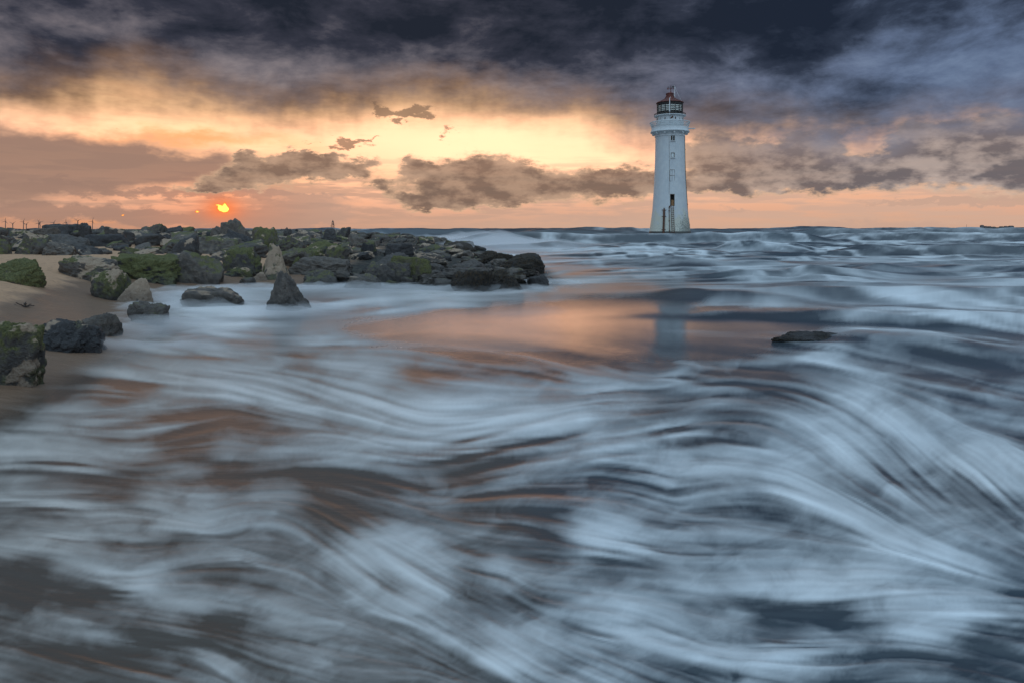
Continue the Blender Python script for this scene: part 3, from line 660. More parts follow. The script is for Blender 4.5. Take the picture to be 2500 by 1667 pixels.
def build_lighthouse():
    # weathered white paint: grime and black algae at the foot, streaks below the gallery
    m, k, b, out = new_mat('tower_paint')
    g = k.n.new('ShaderNodeTexCoord').outputs['Object']
    x, y, z = k.xyz(g)
    n1 = k.noise(g, 0.9, 6.0, 0.62); n2 = k.noise(g, 4.5, 7.0, 0.72)
    st = k.noise(k.v('MULTIPLY', g, (3.0, 3.0, 0.25)), 1.6, 5.0, 0.6)
    col = k.mix(k.ss(n1, 0.3, 0.75), (0.49, 0.53, 0.55), (0.58, 0.61, 0.61))
    col = k.mix(k.ss(st, 0.46, 0.74, 0.0, 0.45), col, (0.44, 0.48, 0.49))
    foot = k.ss(z, 9.0, 1.0)
    yel = k.mul(k.ss(k.mad(foot, 0.5, n1), 0.62, 0.95), 0.6)
    col = k.mix(yel, col, (0.52, 0.50, 0.36))
    side = k.ss(x, -1.0, 3.0, 0.0, 0.16)
    flake = k.ss(k.add(k.mad(foot, 0.30, side), k.mul(k.sub(n2, 0.5), 1.0)), 0.33, 0.45)
    col = k.mix(k.mul(flake, 0.8), col, (0.10, 0.11, 0.10))
    band = k.ss(k.mad(n2, 0.25, z), 1.45, 1.30)
    col = k.mix(band, col, (0.045, 0.045, 0.04))
    k.put(b.inputs['Base Color'], col); b.inputs['Roughness'].default_value = 0.55
    br = k.n.new('ShaderNodeTexBrick')   # faint courses of the granite under the paint
    ang = k.m('ARCTAN2', y, x)
    k.put(br.inputs['Vector'], k.comb(k.mul(ang, 3.5), z, 0.0)); br.inputs['Scale'].default_value = 1.0
    br.inputs['Brick Width'].default_value = 1.3; br.inputs['Row Height'].default_value = 0.5; br.inputs['Mortar Size'].default_value = 0.012
    k.put(b.inputs['Normal'], bump(k, k.add(k.mul(br.outputs['Fac'], -0.15), k.mul(n2, 0.35)), 0.35, 0.05))
    paint = m
    white = simple_mat('gallery_paint', (0.56, 0.60, 0.61), 0.5, var=0.10, scale=2.0)
    red = simple_mat('red_roof_paint', (0.105, 0.020, 0.012), 0.6, var=0.35, scale=1.5)
    iron = simple_mat('dark_iron', (0.030, 0.026, 0.026), 0.55)
    rust = simple_mat('rusty_iron', (0.085, 0.035, 0.018), 0.8, var=0.4, scale=4.0)
    pole = simple_mat('white_pole_paint', (0.70, 0.71, 0.71), 0.5)
    wood = simple_mat('door_wood', (0.30, 0.16, 0.07), 0.7, var=0.3, scale=3.0)
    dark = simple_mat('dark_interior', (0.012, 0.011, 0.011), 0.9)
    framem = simple_mat('window_frame_paint', (0.16, 0.13, 0.10), 0.6)
    gm, k, b, out = new_mat('lantern_glass')
    b.inputs['Base Color'].default_value = (0.80, 0.84, 0.76, 1); b.inputs['Roughness'].default_value = 0.15
    tr = k.n.new('ShaderNodeBsdfTransparent'); tr.inputs[0].default_value = (0.86, 0.92, 0.90, 1); mx = k.n.new('ShaderNodeMixShader'); mx.inputs[0].default_value = 0.86
    k.l.new(tr.outputs[0], mx.inputs[1]); k.l.new(b.outputs[0], mx.inputs[2]); k.l.new(mx.outputs[0], out.inputs[0])
    blind = simple_mat('white_blind', (0.62, 0.68, 0.68), 0.6)

    root = bpy.data.objects.new('lighthouse', None); root.location = (LH_X, LH_Y, 0); COL.objects.link(root)
    tag(root, 'tall white lighthouse with red lantern roof standing in the breaking sea', 'lighthouse')
    Z = lz_
    prof = [(5.2, -2.6), (5.0, -1.0), (4.35, 0.3), (lw(98.5), Z(566)), (lw(92), Z(545)), (lw(87.5), Z(529)), (lw(83.7), Z(514)), (lw(81), Z(494)), (lw(78.5), Z(474)), (lw(75.6), Z(447)), (lw(73.2), Z(420)), (lw(71.4), Z(395)), (lw(70.2), Z(370)), (lw(69.6), Z(337)), (lw(69.6), Z(334))]
    # finer rings so that the curve is smooth
    pz = [p[1] for p in prof]; pr = [p[0] for p in prof]
    zs = np.linspace(pz[0], pz[-1], 60); fine = [(float(np.interp(q, pz, pr)), float(q)) for q in zs]
    tower = lathe('tower', fine, paint, root, 96)
    # openings are cut into the wall
    def rad(z): return float(np.interp(z, pz, pr))
    cut = bmesh.new()
    op = []                                     # (centre px, width px, row top, row bottom)
    for c_, w_, t_, b_ in ((1634.6, 9.6, 336.5, 348.5), (1634.4, 9.2, 377.2, 388.8), (1632.3, 10.8, 476.4, 505.0)):
        xc = (c_ - 1635.5) * LH_S; ww = w_ * LH_S; zt, zb = Z(t_), Z(b_)
        op.append((xc, ww, zt, zb)); r = rad((zt + zb) / 2)
        bm_box(cut, xc, -r + 0.15, (zt + zb) / 2, ww, 1.1, zt - zb)
    cme = bpy.data.meshes.new('cut'); cut.to_mesh(cme); cut.free(); cob = bpy.data.objects.new('cut', cme); COL.objects.link(cob)
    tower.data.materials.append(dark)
    md = tower.modifiers.new('open', 'BOOLEAN'); md.operation = 'DIFFERENCE'; md.object = cob; md.solver = 'EXACT'
    cob.location = root.location
    bpy.context.view_layer.update()
    dg = bpy.context.evaluated_depsgraph_get(); nm = bpy.data.meshes.new_from_object(tower.evaluated_get(dg))
    tower.modifiers.clear(); tower.data = nm; bpy.data.objects.remove(cob)
    def bx(name, mat, parent, *boxes):
        bm = bmesh.new()
        for q in boxes: bm_box(bm, *q)
        return bm_obj(name, bm, mat, parent)
    for n, (xc, ww, zt, zb) in enumerate(op[:2]):
        r = rad((zt + zb) / 2); yf = -r + 0.12; zc = (zt + zb) / 2; hh = zt - zb
        w = bx('window', framem, root, (xc - ww / 2 + .05, yf, zc, .10, .1, hh), (xc + ww / 2 - .05, yf, zc, .10, .1, hh), (xc, yf, zt - .05, ww - .2, .1, .10), (xc, yf, zb + .05, ww - .2, .1, .10))
        if n == 0:
            for s in (-1, 1): bx('pane', dark, w, (xc + s * ww * .19, yf + .06, zc, ww * .26, .02, hh - .2))
            bx('glazing_bar', blind, w, (xc, yf, zc, .09, .08, hh - .2))
        else:
            bx('pane', blind, w, (xc, yf + .05, zc, ww - .2, .02, hh - .2))
        bx('sill', white, w, (xc, -r - .06, zb - .06, ww + .24, .34, .10))
    xc, ww, zt, zb = op[2]; r = rad((zt + zb) / 2)
    d = bx('doorway', framem, root, (xc - ww / 2 + .04, -r + .16, (zt + zb) / 2, .08, .25, zt - zb), (xc + ww / 2 - .04, -r + .16, (zt + zb) / 2, .08, .25, zt - zb), (xc, -r + .16, zt - .05, ww - .16, .25, .1))
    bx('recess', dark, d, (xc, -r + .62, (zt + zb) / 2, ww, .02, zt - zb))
    bx('half_door', wood, d, (xc + .10, -r + .34, zb + (zt - zb) * .26, ww * .56, .07, (zt - zb) * .46), (xc + .02, -r + .34, zb + (zt - zb) * .50, ww * .30, .06, .10))
    # bricked-up window outlines on the shaft
    for (t_, b_) in ((418.2, 431.4), (431.8, 445.4)):
        zt, zb = Z(t_), Z(b_); r = rad((zt + zb) / 2); xc = (1632.4 - 1635.5) * LH_S; w = 11.6 * LH_S
        y = -math.sqrt(max(r * r - xc * xc, 0))
        bx('blind_window', framem, root, *[(xc + s * w / 2, y - .0, (zt + zb) / 2, .035, .05, zt - zb) for s in (-1, 1)], (xc, y, (zt + zb) / 2, .03, .05, zt - zb - .08), (xc, y, zt, w, .05, .035), (xc, y, zb, w, .05, .035))
    # cornice and gallery
    lathe('cornice', [(lw(69), Z(336)), (lw(72.6), Z(335.2)), (lw(72.6), Z(333)), (lw(71), Z(332.4)), (lw(72.5), Z(329.5)), (lw(79), Z(327)), (lw(88), Z(325.6)), (lw(92.6), Z(325.2)), (lw(92.6), Z(324.6))], white, root, 96)
    lathe('gallery', [(lw(93.6), Z(324.5)), (lw(94.0), Z(323.6)), (lw(91), Z(321.6)), (lw(88.6), Z(318)), (lw(87.6), Z(314)), (lw(86.0), Z(313.6)), (lw(64), Z(313.4))], white, root, 96)
    for i in range(12):
        a = math.radians(-90 + 30 * i + 1)
        bm = bmesh.new(); rr = lw(81)
        bm_box(bm, rr * math.cos(a), rr * math.sin(a), Z(327.2), .55, .34, .42, Matrix.Rotation(a, 3, 'Z'))
        bm_tube(bm, (rr * math.cos(a), rr * math.sin(a), Z(329.2)), (rr * math.cos(a), rr * math.sin(a), Z(330.6)), .09)
        bm_obj('corbel', bm, white, root)
    # outward leaning basket rail of the gallery
    bm = bmesh.new(); zb, zt = Z(313.8), Z(300.8); r0, r1 = lw(87), lw(95)
    for f in (0, .34, .67, 1): bm_ring(bm, r0 + (r1 - r0) * f, zb + (zt - zb) * f, .05 if f < 1 else .09, 72)
    bm_obj('rail', bm, white, root)
    bm = bmesh.new()
    for i in range(120):
        a = 2 * math.pi * i / 120
        bm_tube(bm, (r0 * math.cos(a), r0 * math.sin(a), zb), (r1 * math.cos(a), r1 * math.sin(a), zt), .026, seg=5)
    tag(bm_obj('balusters', bm, white, root), kind='stuff')
    # drum below the lantern, with round-headed vents
    dr = lathe('drum', [(lw(63.8), Z(313)), (lw(63.4), Z(300)), (lw(63), Z(288)), (lw(67), Z(287)), (lw(72), Z(286)), (lw(76.8), Z(285.2)), (lw(76.8), Z(283.8)), (lw(60), Z(283.6))], white, root, 96)
    for i in range(16):
        a = math.radians(-90 + 22.5 * i + 11); rr = lw(63.2)
        bm = bmesh.new(); rt = Matrix.Rotation(a, 3, 'Z')
        bm_box(bm, rr * math.cos(a), rr * math.sin(a), Z(294.0), .10, .16, .34, rt); bm_box(bm, rr * math.cos(a), rr * math.sin(a), Z(291.5), .10, .10, .14, rt)
        bm_obj('vent', bm, rust, dr)
    for i in range(8):
        a = math.radians(-90 + 45 * i - 12); rr = lw(63.9)
        bm = bmesh.new(); bm_box(bm, rr * math.cos(a), rr * math.sin(a), Z(300.5), .12, .10, Z(288.5) - Z(312.5), Matrix.Rotation(a, 3, 'Z'))
        bm_obj('rib', bm, white, dr)
    bm = bmesh.new(); bm_box(bm, (1633 - 1635.5) * LH_S, -lw(64.6), Z(292.2), .50, .10, .22, Matrix.Rotation(-.35, 3, 'Y')); bm_box(bm, (1634.2 - 1635.5) * LH_S, -lw(64.8), Z(291.2), .22, .12, .36)
    bm_obj('rusty_patch', bm, rust, dr)
    # lantern: astragals and panes
    lan = bpy.data.objects.new('lantern', None); lan.parent = root; COL.objects.link(lan)
    zb, zt, R = Z(287), Z(252), lw(60.4)
    for i in range(16):
        a = 2 * math.pi * (i + .5) / 16; a2 = 2 * math.pi * (i + 1.5) / 16
        for j in range(4):
            za, zc = zb + 1.0 + (zt - zb - 1.6) * j / 4, zb + 1.0 + (zt - zb - 1.6) * (j + 1) / 4
            p = [(R * .985 * math.cos(t), R * .985 * math.sin(t), q) for t, q in ((a, za), (a2, za), (a2, zc), (a, zc))]
            p2 = [(v[0] * .99, v[1] * .99, v[2]) for v in p]
            mesh_obj('pane', p + p2, [(0, 1, 2, 3), (7, 6, 5, 4), (0, 4, 5, 1), (1, 5, 6, 2), (2, 6, 7, 3), (3, 7, 4, 0)], gm, lan)
    for i in range(16):
        a = 2 * math.pi * (i + .5) / 16
        bm = bmesh.new(); bm_tube(bm, (R * math.cos(a), R * math.sin(a), zb - .1), (R * math.cos(a), R * math.sin(a), zt), .085, seg=6)
        bm_obj('astragal', bm, iron, lan)
    for j in range(5):
        bm = bmesh.new(); bm_ring(bm, R, zb + 1.0 + (zt - zb - 1.6) * j / 4, .055, 48); bm_obj('glazing_ring', bm, iron, lan)
    lathe('lantern_floor', [(R * .98, zb - .3), (R * .98, zb + .40), (R * .5, zb + .45)], iron, lan, 48)
    lathe('lens_hood', [(R * .98, zt - .45), (R * 1.0, zt), (R * .6, zt + .1)], iron, lan, 48)
    lathe('lens', [(.5, zb + .5), (.75, zb + 1.0), (.75, zb + 1.9), (.45, zb + 2.3)], gm, lan, 24)
    bm = bmesh.new()
    for i in range(24):
        a = 2 * math.pi * i / 24; bm_tube(bm, (lw(74.5) * math.cos(a), lw(74.5) * math.sin(a), Z(284)), (lw(74.5) * math.cos(a), lw(74.5) * math.sin(a), Z(279.8)), .035, seg=5)
    bm_ring(bm, lw(74.5), Z(279.8), .05, 48); bm_ring(bm, lw(74.5), Z(281.8), .035, 48)
    bm_obj('lantern_rail', bm, iron, root)
    # roof, ventilator, vane
    def conc(t): return lw(66.2) + (lw(19.6) - lw(66.2)) * (1 - (1 - t) ** 1.75)
    pf = [(lw(62), Z(253.4)), (lw(66.2), Z(253.0)), (lw(66.4), Z(252.2))] + [(conc(t), Z(252.0) + (Z(237) - Z(252.0)) * t) for t in np.linspace(0.02, 1, 14)]
    roof = lathe('roof', pf, red, root, 32, smooth=False)
    for i in range(16):
        a = 2 * math.pi * (i + .5) / 16; bm = bmesh.new()
        for t in np.linspace(0.02, .9, 8):
            t2 = t + .115; ra, rb = conc(t) + .02, conc(min(t2, 1)) + .02
            bm_tube(bm, (ra * math.cos(a), ra * math.sin(a), Z(252) + (Z(237) - Z(252)) * t), (rb * math.cos(a), rb * math.sin(a), Z(252) + (Z(237) - Z(252)) * min(t2, 1)), .045, seg=5)
        bm_obj('roof_seam', bm, red, roof)
    lathe('ventilator', [(lw(18.2), Z(238)), (lw(18.2), Z(231)), (lw(20.2), Z(230.6)), (lw(20.2), Z(229.6)), (lw(14), Z(227.6)), (lw(4), Z(227.0))], red, roof, 32)
    vx = (1637.8 - 1635.5) * LH_S
    v = bpy.data.objects.new('weather_vane', None); v.parent = root; COL.objects.link(v)
    bm = bmesh.new(); bm_tube(bm, (vx, 0, Z(228)), (vx, 0, Z(208.6)), .075, .04); bm_tube(bm, (vx, 0, Z(227.4)), (vx, 0, Z(223.5)), .16, .09); bm_obj('spindle', bm, red, v)
    bm = bmesh.new(); bm_tube(bm, (vx - .60, 0, Z(217.4)), (vx + .66, 0, Z(217.4)), .05); bm_tube(bm, (vx, -.6, Z(217.4)), (vx, .6, Z(217.4)), .05); bm_box(bm, vx - .60, 0, Z(217.6), .26, .07, .26); bm_box(bm, vx + .66, 0, Z(217.2), .13, .07, .28)
    bm_obj('compass_arms', bm, red, v)
    bm = bmesh.new(); bm_tube(bm, (vx - .58, 0, Z(213.6)), (vx + .25, 0, Z(213.6)), .045); bm_box(bm, vx + .50, 0, Z(212.9), .46, .05, .30); bm_tube(bm, (vx - .72, 0, Z(213.6)), (vx - .5, 0, Z(213.6)), .01, .12)
    bm_obj('arrow', bm, iron, v)
    # poles, stay wires
    bm = bmesh.new(); xp = (1649.3 - 1635.5) * LH_S; bm_tube(bm, (xp, .8, Z(240)), (xp, .8, Z(208.4)), .09, .07); bm_box(bm, xp + .1, .8, Z(213.2), .10, .1, .22); bm_obj('flag_pole', bm, pole, root)
    bm = bmesh.new(); bm_tube(bm, (xp + .08, .8, Z(212)), ((1665 - 1635.5) * LH_S, 0, Z(250.5)), .018, seg=5); bm_obj('stay_wire', bm, pole, root)
    bm = bmesh.new(); xp = (1626.8 - 1635.5) * LH_S; bm_tube(bm, (xp, -lw(70), Z(287)), (xp, -lw(70), Z(246)), .10, .08); bm_tube(bm, (xp + .17, -lw(70), Z(247)), (xp + .17, -lw(70), Z(243)), .03); bm_obj('antenna_mast', bm, pole, root)
    bm = bmesh.new(); bm_box(bm, lw(104), -.4, Z(315.2), 1.3, .3, .16); bm_tube(bm, (lw(86), -.4, Z(314.6)), (lw(108), -.4, Z(314.6)), .06); bm_tube(bm, (lw(111), -.4, Z(315.6)), (lw(113.5), -.4, Z(318.4)), .03); bm_obj('davit', bm, white, root)
    # pipes, ladder, conductor: follow the batter of the wall
    def wall_pt(pxc, row, off):
        zz = Z(row); r = rad(zz) + off; xx = (pxc - 1635.5) * LH_S
        return (xx, -math.sqrt(max(r * r - xx * xx, .01)), zz)
    def run(name, mat, path, r, off=.12, clips=0):
        bm = bmesh.new(); pts = []
        for (a, b) in zip(path[:-1], path[1:]):
            for t in np.linspace(0, 1, 9)[:-1]: pts.append((a[0] + (b[0] - a[0]) * t, a[1] + (b[1] - a[1]) * t))
        pts.append(path[-1]); w = [wall_pt(p, q, off) for p, q in pts]
        for i, (p, q) in enumerate(zip(w[:-1], w[1:])):
            bm_tube(bm, p, q, r if not callable(r) else r(i / len(w)), None if not callable(r) else r((i + 1) / len(w)), seg=8)
        for i in range(clips):
            p = w[int((i + .5) / clips * len(w))]; bm_box(bm, *p, r(0.5) * 4 if callable(r) else r * 4, .2, .12)
        return bm_obj(name, bm, mat, root)
    run('rusty_pipe', rust, [(1613.2, 509.5), (1612.3, 530), (1609.6, 572)], lambda t: .09 + .12 * min(1, t * 5), .14, 3)
    run('thin_pipe', rust, [(1626.4, 504.5), (1624.2, 508.5), (1623.4, 572)], .055, .10, 6)
    run('conductor', framem, [(1625.8, 337), (1626.5, 420), (1624.6, 476)], .022, .02)
    run('conductor', framem, [(1669.6, 335), (1669.9, 400), (1671, 440), (1673.8, 480), (1678.6, 520), (1683, 552)], .06, .05, 5)
    L = bpy.data.objects.new('ladder', None); L.parent = root; COL.objects.link(L)
    for pc in (1628.2, 1634.2):
        bm = bmesh.new()
        pts = [wall_pt(pc, q, .25) for q in np.linspace(505, 570, 12)]
        for p, q in zip(pts[:-1], pts[1:]): bm_tube(bm, p, q, .045, seg=6)
        bm_obj('stile', bm, rust, L)
    for q in np.arange(507.5, 569, 4.6):
        bm = bmesh.new(); bm_tube(bm, wall_pt(1628.2, q, .25), wall_pt(1634.2, q, .25), .045, seg=6); bm_obj('rung', bm, rust, L)
    bx('plinth', simple_mat('plinth_stone', (0.05, 0.05, 0.045), .6), root, (0, 0, -1.6, 12.5, 12.5, 1.2))
    return root
build_lighthouse()

# ------------------------------------------------------------------ boulders
def rock_material():
    m, k, b, out = new_mat('boulder_stone')
    oi = k.n.new('ShaderNodeObjectInfo'); rnd = oi.outputs['Random']
    moss_a, sand_a, weed_a = k.xyz(oi.outputs['Color'])
    geo = k.n.new('ShaderNodeNewGeometry'); P = geo.outputs['Position']
    x, y, z = k.xyz(P); nx, ny, nz = k.xyz(geo.outputs['Normal'])
    off = k.mul(rnd, 57.0); Q = k.v('ADD', P, k.comb(off, off, off))
    n1 = k.noise(Q, 1.6, 6.0, 0.6); n2 = k.noise(Q, 7.0, 7.0, 0.65); n3 = k.noise(Q, 38.0, 4.0, 0.65)
    tone = k.mix(rnd, (0.036, 0.034, 0.036), (0.170, 0.140, 0.112))
    col = k.mix(k.ss(n2, 0.35, 0.68), k.mix(0.6, tone, (0.02, 0.02, 0.022)), tone)
    col = k.mix(k.ss(n1, 0.55, 0.75, 0.0, 0.55), col, (0.20, 0.17, 0.14))
    # barnacles and broken shell
    vor = k.n.new('ShaderNodeTexVoronoi'); k.put(vor.inputs['Vector'], Q); vor.inputs['Scale'].default_value = 26.0
    bar = k.mul(k.ss(vor.outputs['Distance'], 0.20, 0.12), k.ss(n2, 0.52, 0.62))
    col = k.mix(k.mul(bar, 0.8), col, (0.36, 0.33, 0.29))
    # green weed film
    moss = k.add(k.mul(k.sub(moss_a, 0.5), 1.1), k.add(k.mul(nz, 0.38), k.mul(k.sub(n1, 0.5), 1.5)))
    mf = k.ss(k.add(moss, k.mul(k.sub(n2, 0.5), 0.8)), 0.16, 0.44)
    mcol = k.mix(k.ss(n3, 0.3, 0.7), (0.050, 0.056, 0.016), (0.150, 0.148, 0.048))
    col = k.mix(k.mul(mf, 0.9), col, mcol)
    # blown sand lying in hollows and on gentle faces
    sn = k.add(k.add(k.mul(k.sub(sand_a, 0.5), 1.2), k.mul(nz, 0.22)), k.add(k.mul(k.sub(k.noise(Q, 2.3, 5.0, 0.55), 0.5), 2.0), k.mul(k.sub(n2, 0.5), 0.5)))
    sf = k.ss(sn, 0.14, 0.26)
    col = k.mix(k.mul(sf, 0.95), col, k.mix(n3, (0.28, 0.205, 0.145), (0.42, 0.315, 0.225)))
    # brown bladder wrack hanging over the seaward stones
    wf = k.ss(k.add(k.mul(k.sub(weed_a, 0.5), 1.4), k.mul(k.sub(n1, 0.5), 1.8)), 0.05, 0.25)
    wn = k.noise(k.v('MULTIPLY', Q, (1.0, 1.0, 0.45)), 24.0, 4.0, 0.7)
    wcol = k.mix(k.ss(wn, 0.4, 0.7), (0.010, 0.008, 0.006), (0.075, 0.045, 0.018))
    col = k.mix(wf, col, wcol)
    # wet and dark towards the water
    wet = k.ss(k.mad(n1, 0.35, z), 0.62, 0.30)
    col = k.mix(k.mul(wet, 0.55), col, k.mix(0.75, col, (0.008, 0.009, 0.010)))
    k.put(b.inputs['Base Color'], col)
    dryr = k.mix(k.m('MAXIMUM', mf, sf), (0.66,) * 3, (0.92,) * 3)
    k.put(b.inputs['Roughness'], k.mix(wet, dryr, k.mix(n2, (0.22,) * 3, (0.5,) * 3)))
    h = k.add(k.add(k.mul(n2, 0.8), k.mul(n3, 0.22)), k.add(k.mul(bar, 0.12), k.mul(k.mul(wn, wf), 0.9)))
    k.put(b.inputs['Normal'], bump(k, h, 1.0, 0.11))
    return m
ROCK = rock_material()

_ICO = {}
def ico(n):
    if n not in _ICO:
        bm = bmesh.new(); bmesh.ops.create_icosphere(bm, subdivisions=n, radius=1.0)
        bm.verts.ensure_lookup_table()
        v = np.array([q.co[:] for q in bm.verts]); f = [tuple(q.index for q in p.verts) for p in bm.faces]; bm.free()
        _ICO[n] = (v, f)
    return _ICO[n]
def rock_verts(seed, kind, n):
    rg = np.random.default_rng(seed); u, f = ico(n)
    N = {'block': 9, 'round': 16, 'slab': 10, 'wedge': 6}[kind]
    nm = rg.normal(size=(N, 3)); nm /= np.linalg.norm(nm, axis=1)[:, None]
    d = rg.uniform(.62, 1.0, N)
    add = {'block': [(1, 0, .1), (-1, .1, 0), (0, 1, .1), (0, -1, .05), (.05, 0, 1), (0, 0, -1)], 'round': [(0, 0, 1), (0, 0, -1)], 'slab': [(.12, .05, 1), (0, 0, -1), (1, .2, .2), (-1, .1, .3), (0, -1, .3)],
           'wedge': [(.80, -.1, .55), (-.86, -.1, .45), (0, -.80, .50), (.1, .85, .5), (0, 0, -1), (.15, 0, 1)]}[kind]
    ad = np.array(add, float) + rg.normal(size=(len(add), 3)) * .12; ad /= np.linalg.norm(ad, axis=1)[:, None]
    da = rg.uniform(.66, .86, len(add)) if kind != 'wedge' else np.array([.50, .55, .5, .5, .55, .70]) * rg.uniform(.93, 1.07, len(add))
    nm = np.vstack([nm, ad]); d = np.concatenate([d * (1.25 if kind == 'wedge' else 1), da])
    p = {'block': 26, 'round': 12, 'slab': 22, 'wedge': 30}[kind]
    g = (np.maximum(u @ nm.T / d, 0) ** p).sum(1) ** (1 / p)
    r = 1 / g
    o = seed * 1.37
    r = r * (1 + 0.16 * fbm3(u * 1.7 + o, seed, 3) + 0.10 * fbm3(u * 5.0 + o, seed + 7, 4, .6))
    # fractures and pitting
    cr = np.clip(1 - 3.0 * np.abs(fbm3(u * 2.6 + o, seed + 11, 4)), 0, 1)
    r = r * (1 - 0.10 * cr ** 3 + 0.035 * fbm3(u * 14.0 + o, seed + 17, 3, .6))
    # bedding ledges
    r = r * (1 - 0.045 * np.abs(fbm3(u * np.array([2.0, 2.0, 9.0]) + o, seed + 3, 3)))
    v = u * r[:, None]
    lo, hi = v.min(0), v.max(0); v = (v - (lo + hi) / 2) / (hi - lo)
    return v, f
_cache = {}
def rock_obj(name, seed, kind, n, size, loc, rz, tilt=(0, 0), moss=.3, sand=.3, weed=.0):
    key = (seed, kind, n)
    v, f = rock_verts(seed, kind, n) if key not in _cache else _cache[key]
    _cache[key] = (v, f)
    R = np.array(Euler((tilt[0], tilt[1], rz)).to_matrix())
    w = (v * np.array([size[0], size[1], size[2]])) @ R.T
    me = bpy.data.meshes.new(name); me.from_pydata(w.tolist(), [], f)
    me.polygons.foreach_set('use_smooth', np.ones(len(f), bool)); me.materials.append(ROCK); me.update()
    o = bpy.data.objects.new(name, me); o.location = loc; o.color = (moss, sand, weed, 1.0); COL.objects.link(o)
    return o
def ground_hit(px, py):
    Y = np.linspace(4, 160, 3200); X = (px - CX) / F_PX * Y; zr = CAM_H - (py - HY) / F_PX * Y
    g = np.maximum(land_z(X, Y), -0.03)
    i = np.argmax(zr <= g)
    return float(X[i]), float(Y[i]), float(g[i])
